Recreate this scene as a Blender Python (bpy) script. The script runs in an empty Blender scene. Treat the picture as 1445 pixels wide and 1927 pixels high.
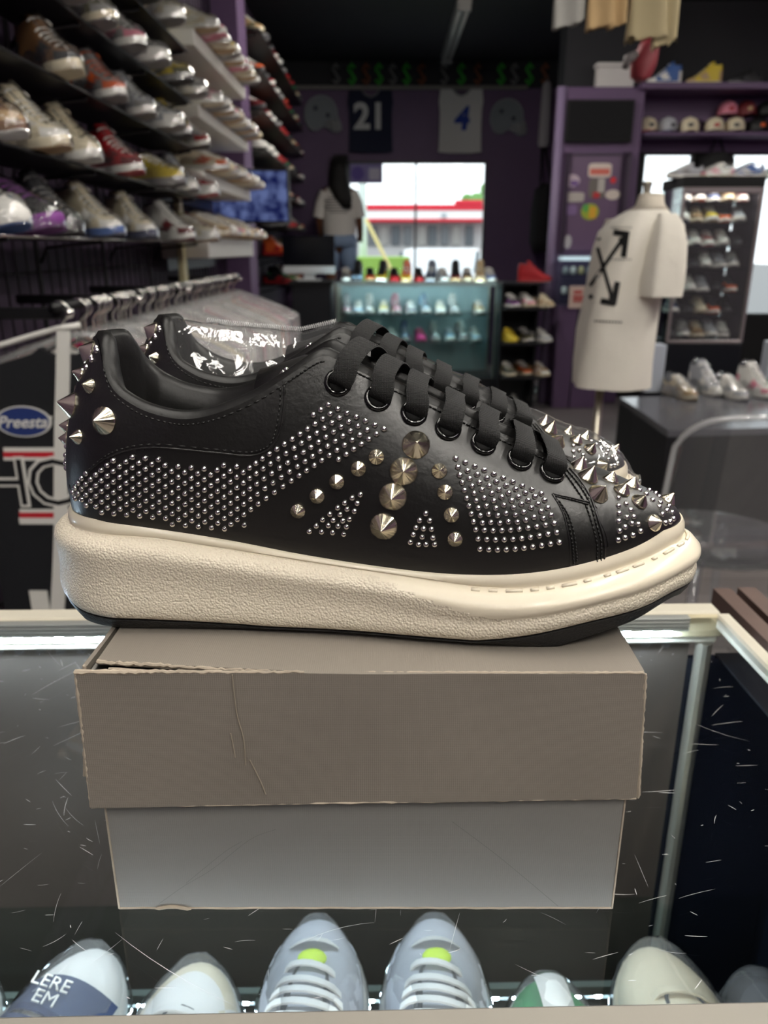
import bpy, bmesh, math, random
import numpy as np
from mathutils import Vector, Matrix, Quaternion
from mathutils.bvhtree import BVHTree

random.seed(7)
SC = bpy.context.scene
COL = SC.collection

# ------------------------------------------------------------------ camera
F_PX, IW, IH = 1450.0, 1445.0, 1927.0
PITCH = math.radians(18.8)
CP, SP = math.cos(PITCH), math.sin(PITCH)
ZG = 1.0                       # height of the counter's glass top
HC = 0.32                      # camera height over the glass
CAM = Vector((0.0, 0.0, ZG + HC))
cam_d = bpy.data.cameras.new('camera')
cam_d.sensor_fit = 'VERTICAL'
cam_d.sensor_height = 36.0
cam_d.lens = F_PX / IH * 36.0
cam_d.clip_start = 0.02
cam_d.clip_end = 300
cam_d.dof.use_dof = True
cam_d.dof.focus_distance = 0.385
cam_d.dof.aperture_fstop = 10.5
cam_o = bpy.data.objects.new('camera', cam_d)
COL.objects.link(cam_o)
cam_o.location = CAM
cam_o.rotation_euler = (math.pi / 2 - PITCH, 0, 0)
SC.camera = cam_o

# ------------------------------------------------------------------ world (overcast daylight outside)
w = bpy.data.worlds.new('world'); SC.world = w
w.use_nodes = True
bg = w.node_tree.nodes['Background']
bg.inputs[0].default_value = (0.93, 0.97, 1.0, 1)
bg.inputs[1].default_value = 2.6
SC.view_settings.view_transform = 'Standard'
SC.view_settings.look = 'None'
SC.view_settings.gamma = 1.0
SC.view_settings.use_curve_mapping = False
SC.view_settings.exposure = -0.2
SC.cycles.max_bounces = 8
SC.cycles.transparent_max_bounces = 24
SC.cycles.transmission_bounces = 8
SC.cycles.caustics_reflective = False
SC.cycles.caustics_refractive = False
SC.cycles.use_denoising = True
SC.cycles.sample_clamp_indirect = 4.0

# ------------------------------------------------------------------ pixels -> directions
def ray(px, py):
    a = (px - IW / 2) / F_PX; b = -(py - IH / 2) / F_PX
    return Vector((a, CP + b * SP, -SP + b * CP))
def on_y(px, py, Y):
    d = ray(px, py); return CAM + d * (Y / d.y)
def on_z(px, py, Z):
    d = ray(px, py); return CAM + d * ((Z - CAM.z) / d.z)
def on_x(px, py, X):
    d = ray(px, py); return CAM + d * (X / d.x)
def proj(P):
    v = Vector(P) - CAM
    zc = v.y * CP - v.z * SP
    return (IW / 2 + F_PX * v.x / zc, IH / 2 - F_PX * (v.y * SP + v.z * CP) / zc)

# ------------------------------------------------------------------ materials
MATS = {}
def srgb(r, g, b):
    f = lambda c: (c / 12.92 if c <= 0.04045 else ((c + 0.055) / 1.055) ** 2.4)
    return (f(r / 255), f(g / 255), f(b / 255))
def mat(name, col, rough=0.5, metal=0.0, spec=0.5, bump=None, var=None, coat=0.0, sheen=0.0, emit=None, trans=0.0, ior=1.45, aniso=0.0):
    """principled material; bump=(kind, scale, strength, distance); var=(scale, amount) colour variation"""
    if name in MATS: return MATS[name]
    m = bpy.data.materials.new(name); m.use_nodes = True
    nt = m.node_tree; b = nt.nodes['Principled BSDF']
    b.inputs['Base Color'].default_value = (*col, 1)
    b.inputs['Roughness'].default_value = rough
    b.inputs['Metallic'].default_value = metal
    b.inputs['Specular IOR Level'].default_value = spec
    b.inputs['Coat Weight'].default_value = coat
    b.inputs['Sheen Weight'].default_value = sheen
    b.inputs['IOR'].default_value = ior
    if trans: b.inputs['Transmission Weight'].default_value = trans
    if aniso: b.inputs['Anisotropic'].default_value = aniso
    if emit:
        b.inputs['Emission Color'].default_value = (*emit[0], 1)
        b.inputs['Emission Strength'].default_value = emit[1]
    tc = None
    if bump or var:
        tc = nt.nodes.new('ShaderNodeTexCoord')
    if bump:
        kind, sc, st, di = bump
        if kind == 'voronoi':
            t = nt.nodes.new('ShaderNodeTexVoronoi'); t.inputs['Scale'].default_value = sc
            out = t.outputs['Distance']
        elif kind == 'weave':
            t1 = nt.nodes.new('ShaderNodeTexWave'); t1.inputs['Scale'].default_value = sc; t1.bands_direction = 'X'
            t2 = nt.nodes.new('ShaderNodeTexWave'); t2.inputs['Scale'].default_value = sc; t2.bands_direction = 'Z'
            for t in (t1, t2):
                t.inputs['Distortion'].default_value = 0.6; nt.links.new(tc.outputs['Object'], t.inputs['Vector'])
            mx = nt.nodes.new('ShaderNodeMath'); mx.operation = 'ADD'
            nt.links.new(t1.outputs['Fac'], mx.inputs[0]); nt.links.new(t2.outputs['Fac'], mx.inputs[1])
            out = mx.outputs[0]; t = None
        else:
            t = nt.nodes.new('ShaderNodeTexNoise'); t.inputs['Scale'].default_value = sc; t.inputs['Detail'].default_value = 4
            out = t.outputs['Fac']
        if t is not None: nt.links.new(tc.outputs['Object'], t.inputs['Vector'])
        bp = nt.nodes.new('ShaderNodeBump'); bp.inputs['Strength'].default_value = st; bp.inputs['Distance'].default_value = di; bp.invert = (kind == 'voronoi')
        nt.links.new(out, bp.inputs['Height']); nt.links.new(bp.outputs[0], b.inputs['Normal'])
    if var:
        t = nt.nodes.new('ShaderNodeTexNoise'); t.inputs['Scale'].default_value = var[0]; t.inputs['Detail'].default_value = 5
        nt.links.new(tc.outputs['Object'], t.inputs['Vector'])
        mr = nt.nodes.new('ShaderNodeMapRange'); mr.inputs['From Min'].default_value = 0.3; mr.inputs['From Max'].default_value = 0.7
        mr.inputs['To Min'].default_value = 1 - var[1]; mr.inputs['To Max'].default_value = 1 + var[1]
        nt.links.new(t.outputs['Fac'], mr.inputs['Value'])
        mu = nt.nodes.new('ShaderNodeVectorMath'); mu.operation = 'SCALE'; mu.inputs[0].default_value = col
        nt.links.new(mr.outputs[0], mu.inputs['Scale']); nt.links.new(mu.outputs[0], b.inputs['Base Color'])
    MATS[name] = m
    return m
def film(name, tint=(1, 1, 1), ior=1.5, rough=0.05, haze=0.0, boost=1.0, wrinkle=None):
    """thin clear sheet: transparent + a fresnel reflection (+ a little milky haze)"""
    if name in MATS: return MATS[name]
    m = bpy.data.materials.new(name); m.use_nodes = True; nt = m.node_tree
    nt.nodes.remove(nt.nodes['Principled BSDF']); out = nt.nodes['Material Output']
    tr = nt.nodes.new('ShaderNodeBsdfTransparent'); tr.inputs[0].default_value = (*tint, 1)
    gl = nt.nodes.new('ShaderNodeBsdfGlossy'); gl.inputs['Roughness'].default_value = rough
    fr = nt.nodes.new('ShaderNodeFresnel')          # a thin sheet: both faces act as an outer face (no total internal reflection)
    ge = nt.nodes.new('ShaderNodeNewGeometry'); im = nt.nodes.new('ShaderNodeMapRange')
    im.inputs['To Min'].default_value = ior; im.inputs['To Max'].default_value = 1 / ior
    nt.links.new(ge.outputs['Backfacing'], im.inputs['Value']); nt.links.new(im.outputs[0], fr.inputs['IOR'])
    mu = nt.nodes.new('ShaderNodeMath'); mu.operation = 'MULTIPLY'; mu.inputs[1].default_value = boost; mu.use_clamp = True
    nt.links.new(fr.outputs[0], mu.inputs[0])
    mx = nt.nodes.new('ShaderNodeMixShader')
    nt.links.new(mu.outputs[0], mx.inputs[0]); nt.links.new(gl.outputs[0], mx.inputs[2])
    if wrinkle:
        tc = nt.nodes.new('ShaderNodeTexCoord'); no = nt.nodes.new('ShaderNodeTexNoise'); no.inputs['Scale'].default_value = wrinkle[0]
        no.inputs['Detail'].default_value = 2; no.inputs['Distortion'].default_value = 1.2
        nt.links.new(tc.outputs['Object'], no.inputs['Vector'])
        bp = nt.nodes.new('ShaderNodeBump'); bp.inputs['Strength'].default_value = wrinkle[1]; bp.inputs['Distance'].default_value = wrinkle[2]
        nt.links.new(no.outputs['Fac'], bp.inputs['Height'])
        nt.links.new(bp.outputs[0], gl.inputs['Normal']); nt.links.new(bp.outputs[0], fr.inputs['Normal'])
    if haze:
        df = nt.nodes.new('ShaderNodeBsdfDiffuse'); df.inputs[0].default_value = (0.9, 0.9, 0.9, 1)
        m2 = nt.nodes.new('ShaderNodeMixShader'); m2.inputs[0].default_value = haze
        nt.links.new(tr.outputs[0], m2.inputs[1]); nt.links.new(df.outputs[0], m2.inputs[2])
        nt.links.new(m2.outputs[0], mx.inputs[1])
    else:
        nt.links.new(tr.outputs[0], mx.inputs[1])
    nt.links.new(mx.outputs[0], out.inputs['Surface'])
    MATS[name] = m
    return m
def glow(name, col, strength):
    if name in MATS: return MATS[name]
    m = bpy.data.materials.new(name); m.use_nodes = True; nt = m.node_tree
    nt.nodes.remove(nt.nodes['Principled BSDF'])
    e = nt.nodes.new('ShaderNodeEmission'); e.inputs[0].default_value = (*col, 1); e.inputs[1].default_value = strength
    nt.links.new(e.outputs[0], nt.nodes['Material Output'].inputs['Surface'])
    MATS[name] = m
    return m

# ------------------------------------------------------------------ mesh building
class MB:
    """collects shapes; mesh() gives one mesh"""
    def __init__(s): s.v = []; s.f = []; s.mi = []; s.cur = 0
    def add(s, v, f):
        o = len(s.v); s.v += [tuple(p) for p in v]
        s.f += [tuple(i + o for i in q) for q in f]; s.mi += [s.cur] * len(f)
        return s
    def box(s, x0, x1, y0, y1, z0, z1, M=None):
        v = [(x, y, z) for z in (z0, z1) for y in (y0, y1) for x in (x0, x1)]
        if M: v = [M @ Vector(p) for p in v]
        return s.add(v, [(0, 2, 3, 1), (4, 5, 7, 6), (0, 1, 5, 4), (2, 6, 7, 3), (0, 4, 6, 2), (1, 3, 7, 5)])
    def rbox(s, x0, x1, y0, y1, z0, z1, b=0.004, M=None):
        b = min(b, (x1 - x0) * .45, (y1 - y0) * .45, (z1 - z0) * .45)
        c = Vector(((x0 + x1) / 2, (y0 + y1) / 2, (z0 + z1) / 2)); h = Vector(((x1 - x0) / 2, (y1 - y0) / 2, (z1 - z0) / 2))
        v = []; idx = {}
        for sx in (-1, 1):
            for sy in (-1, 1):
                for sz in (-1, 1):
                    for k in range(3):
                        p = [h.x - b, h.y - b, h.z - b]; p[k] = h[k]
                        idx[(sx, sy, sz, k)] = len(v)
                        v.append(Vector((c.x + sx * p[0], c.y + sy * p[1], c.z + sz * p[2])))
        f = []
        S = (-1, 1)
        for k in range(3):
            a, d = [(1, 2), (0, 2), (0, 1)][k]
            for sg in S:
                q = []
                for (u, w_) in ((-1, -1), (1, -1), (1, 1), (-1, 1)):
                    sgn = [0, 0, 0]; sgn[k] = sg; sgn[a] = u; sgn[d] = w_
                    q.append(idx[(*sgn, k)])
                f.append(q)
        for k in range(3):
            a, d = [(1, 2), (0, 2), (0, 1)][k]
            for u in S:
                for w_ in S:
                    q = []
                    for sg, kk in ((-1, a), (1, a), (1, d), (-1, d)):
                        sgn = [0, 0, 0]; sgn[k] = sg; sgn[a] = u; sgn[d] = w_
                        q.append(idx[(*sgn, kk)])
                    f.append(q)
        for sx in S:
            for sy in S:
                for sz in S: f.append([idx[(sx, sy, sz, k)] for k in range(3)])
        # orient outward
        ff = []
        for q in f:
            n = (v[q[1]] - v[q[0]]).cross(v[q[2]] - v[q[0]]); m_ = sum((v[i] for i in q), Vector()) / len(q) - c
            ff.append(q if n.dot(m_) > 0 else q[::-1])
        if M: v = [M @ p for p in v]
        return s.add(v, ff)
    def tube(s, path, r, n=8, cap=True, closed=False):
        P = [Vector(p) for p in path]; R = r if isinstance(r, (list, tuple)) else [r] * len(P)
        rings = []; up = None
        for i, p in enumerate(P):
            a = P[i - 1] if (i > 0 or closed) else p; b = P[(i + 1) % len(P)] if (i < len(P) - 1 or closed) else p
            t = (b - a).normalized()
            if up is None:
                up = Vector((0, 0, 1)) if abs(t.z) < .9 else Vector((1, 0, 0))
            x = t.cross(up)
            if x.length < 1e-5: x = t.orthogonal()
            x.normalize(); y = x.cross(t).normalized(); up = y
            rings.append([p + (x * math.cos(2 * math.pi * k / n) + y * math.sin(2 * math.pi * k / n)) * R[i] for k in range(n)])
        return s.loft(rings, cap, closed)
    def loft(s, rings, cap=True, closed=False, wrap=True):
        n = len(rings[0]); v = [p for r in rings for p in r]; f = []
        m = len(rings)
        for i in range(m if closed else m - 1):
            j = (i + 1) % m
            for k in range(n if wrap else n - 1):
                l = (k + 1) % n
                f.append((i * n + k, i * n + l, j * n + l, j * n + k))
        if cap and not closed and wrap:
            f.append(tuple(range(n))[::-1]); f.append(tuple((m - 1) * n + k for k in range(n)))
        return s.add(v, f)
    def lathe(s, prof, n=24, M=None, cap=True):
        rings = []
        for r, z in prof:
            ring = [Vector((r * math.cos(2 * math.pi * k / n), r * math.sin(2 * math.pi * k / n), z)) for k in range(n)]
            rings.append([M @ p for p in ring] if M else ring)
        return s.loft(rings, cap)
    def ball(s, c, r, u=16, v=10, sc=(1, 1, 1)):
        rings = []
        for i in range(1, v):
            a = math.pi * i / v
            rings.append([Vector(c) + Vector((r * sc[0] * math.sin(a) * math.cos(2 * math.pi * k / u), r * sc[1] * math.sin(a) * math.sin(2 * math.pi * k / u), -r * sc[2] * math.cos(a))) for k in range(u)])
        return s.loft(rings, True)
    def grid(s, fn, nu, nv, flip=False):
        v = [fn(i / nu, j / nv) for j in range(nv + 1) for i in range(nu + 1)]
        f = []
        for j in range(nv):
            for i in range(nu):
                a = j * (nu + 1) + i
                q = (a, a + 1, a + nu + 2, a + nu + 1)
                f.append(q[::-1] if flip else q)
        return s.add(v, f)
    def prism(s, poly, M, t):
        """2D polygon (list of (x,y)) extruded by t along local z, placed by M"""
        n = len(poly)
        v = [M @ Vector((x, y, 0)) for x, y in poly] + [M @ Vector((x, y, t)) for x, y in poly]
        f = [tuple(range(n))[::-1], tuple(range(n, 2 * n))] + [(k, (k + 1) % n, n + (k + 1) % n, n + k) for k in range(n)]
        return s.add(v, f)
    def mesh(s, name, smooth=True, sharp=None):
        me = bpy.data.meshes.new(name); me.from_pydata(s.v, [], s.f); me.update()
        if any(s.mi): me.polygons.foreach_set('material_index', s.mi)
        if smooth:
            me.polygons.foreach_set('use_smooth', [True] * len(me.polygons))
            if sharp is not None: me.set_sharp_from_angle(angle=math.radians(sharp))
        me.update()
        return me
def orient(v, f):
    """make a closed quad soup's normals consistent"""
    bm = bmesh.new(); vs = [bm.verts.new(p) for p in v]
    for q in f:
        try: bm.faces.new([vs[i] for i in q])
        except ValueError: pass
    bmesh.ops.recalc_face_normals(bm, faces=bm.faces)
    bm.verts.index_update()
    V = [tuple(p.co) for p in bm.verts]; Fc = [tuple(x.index for x in fc.verts) for fc in bm.faces]; bm.free()
    return V, Fc

def link(name, me, mats, parent=None, loc=(0, 0, 0), rot=None, scale=None):
    o = bpy.data.objects.new(name, me); COL.objects.link(o)
    o.location = loc
    if rot is not None:
        if isinstance(rot, Quaternion): o.rotation_mode = 'QUATERNION'; o.rotation_quaternion = rot
        else: o.rotation_euler = rot
    if scale is not None: o.scale = scale
    if parent: o.parent = parent
    setmats(o, mats)
    return o
def setmats(o, mats):
    if mats is None or o.data is None: return
    if not isinstance(mats, (list, tuple)): mats = [mats]
    me = o.data
    while len(me.materials) < len(mats): me.materials.append(None)
    for i, m in enumerate(mats):
        if me.materials[i] is None: me.materials[i] = m
        elif me.materials[i] != m:
            o.material_slots[i].link = 'OBJECT'; o.material_slots[i].material = m
def tag(o, label, cat, group=None, kind=None):
    if label: o['label'] = label
    if cat: o['category'] = cat
    if group: o['group'] = group
    if kind: o['kind'] = kind
    return o
def thing(name, label, cat, loc=(0, 0, 0), rotz=0, group=None, scale=None):
    o = bpy.data.objects.new(name, None); COL.objects.link(o)
    o.empty_display_size = 0.05
    o.location = loc; o.rotation_euler = (0, 0, rotz)
    if scale: o.scale = (scale,) * 3
    return tag(o, label, cat, group)
def struct(name, mb, m, smooth=False):
    o = link(name, mb.mesh(name, smooth) if isinstance(mb, MB) else mb, m); o['kind'] = 'structure'; return o
def at(mb, O):
    """shift a builder's world-space vertices into the space of a thing standing at O"""
    mb.v = [(p[0] - O[0], p[1] - O[1], p[2] - O[2]) for p in mb.v]; return mb
ORD = ['first', 'second', 'third', 'fourth', 'fifth', 'sixth', 'seventh', 'eighth', 'ninth', 'tenth', 'eleventh', 'twelfth', 'thirteenth', 'fourteenth', 'fifteenth', 'sixteenth', 'seventeenth', 'eighteenth', 'nineteenth', 'twentieth']

def herm(xs, ys):
    """smooth interpolation through points (monotone-ish cubic)"""
    xs = np.array(xs, float); ys = np.array(ys, float)
    d = np.diff(ys) / np.diff(xs); m = np.zeros_like(ys)
    m[1:-1] = (d[:-1] + d[1:]) / 2; m[0] = d[0]; m[-1] = d[-1]
    def f(x):
        x = min(max(x, xs[0]), xs[-1]); i = min(max(int(np.searchsorted(xs, x)) - 1, 0), len(xs) - 2)
        h = xs[i + 1] - xs[i]; t = (x - xs[i]) / h
        return float((2 * t**3 - 3 * t**2 + 1) * ys[i] + (t**3 - 2 * t**2 + t) * h * m[i] + (-2 * t**3 + 3 * t**2) * ys[i + 1] + (t**3 - t**2) * h * m[i + 1])
    return f
# ------------------------------------------------------------------ the room
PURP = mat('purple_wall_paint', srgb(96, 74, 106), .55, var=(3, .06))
PURP2 = mat('light_purple_trim', srgb(126, 110, 140), .5)
DARKC = mat('black_ceiling_paint', srgb(26, 26, 31), .7)
BLACK = mat('black_powder_coat', srgb(16, 16, 18), .4)
BLACKM = mat('matte_black', srgb(14, 14, 16), .75)
WHITE = mat('white_board', srgb(225, 223, 216), .5)
CHROME = mat('chrome_wire', (.8, .78, .74), .18, metal=1)
def plank_floor():
    m = mat('grey_wood_plank_floor', srgb(96, 90, 90), .36)
    nt = m.node_tree; b = nt.nodes['Principled BSDF']; tc = nt.nodes.new('ShaderNodeTexCoord')
    br = nt.nodes.new('ShaderNodeTexBrick'); br.inputs['Scale'].default_value = 1; br.inputs['Brick Width'].default_value = 1.2; br.inputs['Row Height'].default_value = .15
    br.inputs['Mortar Size'].default_value = .002; br.inputs['Color1'].default_value = (*srgb(134, 127, 125), 1); br.inputs['Color2'].default_value = (*srgb(110, 104, 103), 1); br.inputs['Mortar'].default_value = (*srgb(40, 38, 38), 1)
    nt.links.new(tc.outputs['Object'], br.inputs['Vector']); nt.links.new(br.outputs['Color'], b.inputs['Base Color'])
    return m
WL, WB, WS, WR, CZ = -1.15, 9.5, 7.25, 4.6, 3.25      # left wall x, back wall y, storefront wall y, right wall x, ceiling z
struct('floor', MB().box(WL - .1, WR + .1, -4.7, WB + .1, -.1, 0), plank_floor())
struct('ceiling', MB().box(WL - .1, WR + .1, -4.7, WB + .1, CZ, CZ + .1), DARKC)
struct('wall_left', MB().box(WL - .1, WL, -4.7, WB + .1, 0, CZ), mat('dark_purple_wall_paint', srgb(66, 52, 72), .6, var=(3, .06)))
struct('wall_right', MB().box(WR, WR + .1, -4.7, WS + .1, 0, CZ), PURP)
struct('wall_front', MB().box(WL - .1, WR + .1, -4.7, -4.6, 0, CZ), mat('grey_shop_wall', srgb(24, 23, 23), .8))  # unseen wall, coloured near-black to darken the leather's reflections
wx0, wx1 = on_y(654, 303, WB).x, on_y(917, 303, WB).x; wz1 = on_y(780, 303, WB).z; wz0 = .85
COLX0, COLX1, COLY = on_y(1058, 300, 6.95).x, on_y(1203, 300, 6.95).x, 6.95
bx1 = COLX1 + .05
railz = on_y(800, 166, WB).z
mb = MB(); mb.box(WL, wx0, WB, WB + .1, 0, railz); mb.box(wx1, bx1, WB, WB + .1, 0, railz); mb.box(wx0, wx1, WB, WB + .1, wz1, railz); mb.box(wx0, wx1, WB, WB + .1, 0, wz0)
struct('wall_back', mb, PURP)
struct('wall_back_upper', MB().box(WL, bx1, WB - .02, WB + .1, railz, CZ), DARKC)
struct('trim_1', MB().rbox(WL, COLX0 + .1, WB - .05, WB - .02, railz - .02, railz + .02, .004), mat('grey_rail_paint', srgb(120, 116, 112), .5))
struct('wall_return', MB().box(bx1 - .06, bx1, WS, WB + .1, 0, CZ), PURP)
# window in the back wall
def window(name, x0, x1, y, z0, z1, mull, fr=.035):
    o = struct(name, MB().box(x0, x1, y + .03, y + .036, z0, z1), film(name + '_glass', tint=(.97, .99, .99), boost=.6))
    fm = mat('dark_window_frame', srgb(60, 62, 62), .4)
    for nm, b in (('jamb', (x0, x0 + fr, z0, z1)), ('jamb', (x1 - fr, x1, z0, z1)), ('head', (x0 + fr, x1 - fr, z1 - fr, z1)), ('sill', (x0 + fr, x1 - fr, z0, z0 + fr))):
        link(nm, MB().rbox(b[0], b[1], y + .005, y + .06, b[2], b[3], .004).mesh(nm, True, 30), fm, o)
    for x in mull: link('mullion', MB().rbox(x - .012, x + .012, y + .01, y + .055, z0 + fr, z1 - fr, .003).mesh('mullion', True, 30), fm, o)
    return o
window('window_1', wx0, wx1, WB, wz0, wz1, [on_y(782, 400, WB).x], .025)
# storefront wall on the right, with two window openings and a fascia that carries the cap shelf
sz1 = on_y(1250, 287, WS).z; sf = on_y(1250, 170, WS).z
s0, s1 = on_y(1212, 290, WS).x, on_y(1308, 290, WS).x; s2 = on_y(1378, 290, WS).x; s3 = WR - .25
mb = MB(); mb.box(COLX1 - .1, s0, WS, WS + .1, 0, sz1); mb.box(s1, s2, WS, WS + .1, 0, sz1); mb.box(s3, WR, WS, WS + .1, 0, sz1); mb.box(s0, s1, WS, WS + .1, 0, .75); mb.box(s2, s3, WS, WS + .1, 0, .75)
struct('wall_storefront', mb, BLACKM)
struct('wall_fascia', MB().box(COLX1 - .1, WR, WS - .02, WS + .1, sz1, sf), PURP)
struct('wall_storefront_upper', MB().box(COLX1 - .1, WR, WS + .08, WS + .12, sf, CZ), DARKC)
window('window_2', s0, s1, WS, .75, sz1, [], .02); window('window_3', s2, s3, WS, .75, sz1, [], .02)
# purple pillar
pil = struct('wall_pillar', MB().rbox(COLX0, COLX1, COLY, WS + .02, 0, on_y(1120, 163, COLY).z, .01), PURP)
pz = on_y(1120, 163, COLY).z
link('edge_strip', MB().tube([(COLX0 - .035, COLY + .02, 0), (COLX0 - .035, COLY + .02, pz)], .04, 16).mesh('edge_strip'), PURP2, pil)
struct('wall_pillar_upper', MB().box(COLX0, COLX1, COLY + .12, WS + .1, pz, CZ), DARKC)

# ------------------------------------------------------------------ ceiling lights
def fixture(x, y, ln, lit, label, along='y', e=92):
    t = thing('tube_light', label, 'ceiling light', (x, y, CZ))
    R = Matrix.Rotation(math.pi / 2, 4, 'Z') if along == 'x' else Matrix()
    hm = mat('grey_fixture_metal', srgb(150, 148, 144), .45)
    link('housing', MB().rbox(-.06, .06, -ln / 2, ln / 2, -.045, 0, .006, R).mesh('housing', True, 30), hm, t)
    tm = glow('unseen_lit_tube_%d' % e, (1.0, .955, .875), e) if lit else mat('unlit_tube', srgb(190, 188, 182), .3)
    for s in (-.03, .03):
        link('tube', MB().tube([R @ Vector((s, -ln / 2 + .04, -.066)), R @ Vector((s, ln / 2 - .04, -.066))], .017, 8).mesh('tube'), tm, t)
    for s in (-1, 1):
        link('end_cap', MB().rbox(-.055, .055, s * (ln / 2 - .02) - .02, s * (ln / 2 - .02) + .02, -.09, -.045, .004, R).mesh('end_cap', True, 30), hm, t)
fixture(on_y(866, 50, 7.6).x, 8.2, 1.9, False, 'unlit grey tube light on the black ceiling above the white jersey')
UNSEEN_LIT = [(-.55, -1.5, 85), (.15, -1.6, 70), (.85, -1.45, 95), (1.5, -1.3, 80), (-.4, -3.3, 50), (1.0, -3.3, 50), (-.30, .45, 75), (.45, .45, 75), (1.7, .2, 90), (2.4, 1.7, 110), (2.9, 3.3, 120), (3.6, 5.0, 80), (.3, 5.8, 120)]  # unseen tubes; some placed by the leather's highlights, others added to brighten the shop
for k, (x, y, e_) in enumerate(UNSEEN_LIT):
    fixture(x, y, 1.25, True, 'added warm tube light on the ceiling out of the view, %s of thirteen' % ORD[k], e=e_)

# ------------------------------------------------------------------ outside
struct('ground_outside', MB().box(-40, 40, WB + .2, 120, -.2, -.1), mat('asphalt', srgb(120, 120, 120), .9))
gs = thing('gas_station', 'white petrol station shop with red bands seen through the window', 'building', (1.5, 40, -.1))
def gpx(x0, x1, y0, y1, d0, d1, Y=40):
    a, b = on_y(x0, y1, Y), on_y(x1, y0, Y); return at(MB().rbox(a.x, b.x, Y + d0, Y + d1, a.z, b.z, .02), gs.location)
def gp(name, mb, m, parent=gs): return link(name, mb.mesh(name, True, 30), m, parent)
RED = mat('red_fascia', srgb(214, 40, 60), .6); BWH = mat('white_fascia', srgb(240, 240, 240), .6)
gp('shop_wall', gpx(640, 960, 418, 521.5, .6, 6), mat('shop_wall_paint', srgb(196, 196, 196), .8))
gp('white_band', gpx(640, 960, 397, 413, -.6, 6), BWH)
gp('red_band', gpx(640, 960, 386, 397, -.65, 6), RED); gp('red_band', gpx(640, 960, 413, 418, -.65, 6), RED)
gp('gable', gpx(855, 905, 378, 387, -.7, 0), RED)
for k, x in enumerate((700, 722, 745, 768, 795, 815, 838, 860, 885)):
    w_ = gp('shop_window', gpx(x - 8, x + 8, 424, 462, .4, .7), mat('shop_glass_%d' % (k % 3), [srgb(110, 116, 120), srgb(160, 160, 156), srgb(90, 98, 104)][k % 3], .3))
gp('emblem', gpx(829, 838, 402, 411, -.7, -.6), mat('emblem_grey', srgb(170, 180, 185), .6))
tr = thing('tree', 'green tree rising over the petrol station roof', 'tree', (on_y(888, 400, 60).x, 60, -.1))
link('trunk', MB().tube([(0, 0, 0), (.1, 0, 3)], .2, 8).mesh('trunk'), mat('bark', srgb(90, 75, 60), .9), tr)
mb = MB(); rg = random.Random(4)
for k in range(16): mb.ball((rg.gauss(0, .7), rg.gauss(0, .6), 3.9 + rg.gauss(0, .55)), rg.uniform(.4, .75), 10, 7)
link('crown', mb.mesh('crown'), mat('leaf_green', srgb(120, 165, 95), .8, bump=('noise', 6, 1, .2)), tr)
car = thing('car', 'silver car parked in front of the petrol station', 'car', (on_y(832, 480, 18).x, 18, -.1))
prof = [(-2.1, .35), (-2.15, .75), (-1.9, .9), (-1.2, .98), (-.55, 1.42), (.6, 1.46), (1.3, 1.05), (2.0, .95), (2.15, .7), (2.1, .35)]
R_ = Matrix.Rotation(math.radians(90), 4, 'X')
CARP = mat('silver_car_paint', srgb(205, 210, 214), .25, coat=.5)
mb = MB()
for sx, sc in ((-.85, .92), (-.7, 1), (.7, 1), (.85, .92)): pass
rings = [[Vector((x * (1 if abs(y) < .8 else .96), y, .35 + (z - .35) * (1 if abs(y) < .8 else .9))) for x, z in prof] for y in (-.85, -.75, .75, .85)]
mb.loft(rings, True); link('car_body', mb.mesh('car_body', True, 40), CARP, car, rot=(0, 0, math.radians(80)))
mb = MB(); mb.loft([[Vector((x, y, z)) for x, z in ((-1.15, 1.0), (-.53, 1.39), (.55, 1.43), (1.2, 1.06))] for y in (-.865, .865)], True)
link('car_glass', mb.mesh('car_glass', False), mat('car_glass', srgb(70, 80, 85), .15), car, rot=(0, 0, math.radians(80)))
mb = MB(); mb.loft([[Vector((x, y, z)) for y, z in ((-.66, 1.03), (-.6, 1.36), (.6, 1.36), (.66, 1.03))] for x in (-1.17, -.52)], True)
for x in (-1.35, 1.35):
    for y in (-.8, .8):
        link('wheel', MB().lathe([(.05, -.1), (.32, -.1), (.33, 0), (.32, .1), (.05, .1)], 18, Matrix.Rotation(math.radians(80), 4, 'Z') @ Matrix.Translation((x, y, .33)) @ R_).mesh('wheel', True, 40), mat('tyre', srgb(30, 30, 30), .8), car)
p0, p1 = on_y(688, 412, 12), on_y(732, 500, 12)
p1 = p0 + (p1 - p0) * ((p0.z + .1) / (p0.z - p1.z))
tag(link('guy_wire_guard', MB().tube([p0 - p1, (0, 0, 0)], .025, 8).mesh('guard'), mat('yellow_plastic', srgb(226, 212, 140), .5), None, p1), 'yellow slanting guard pole outside the window', 'pole')
tag(link('utility_pole', MB().tube([(0, 0, 0), (0, 0, 3.2)], .07, 10).mesh('pole'), mat('pale_pole', srgb(200, 210, 205), .6), None, Vector((on_y(683, 480, 14).x, 14, -.1))), 'thin pale pole standing outside the window', 'pole')
struct('verge_outside', MB().box(on_y(640, 490, 13).x, on_y(770, 490, 13).x, 12.6, 14.5, -.1, on_y(720, 484, 13).z), mat('grass', srgb(150, 190, 90), .9))
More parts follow.
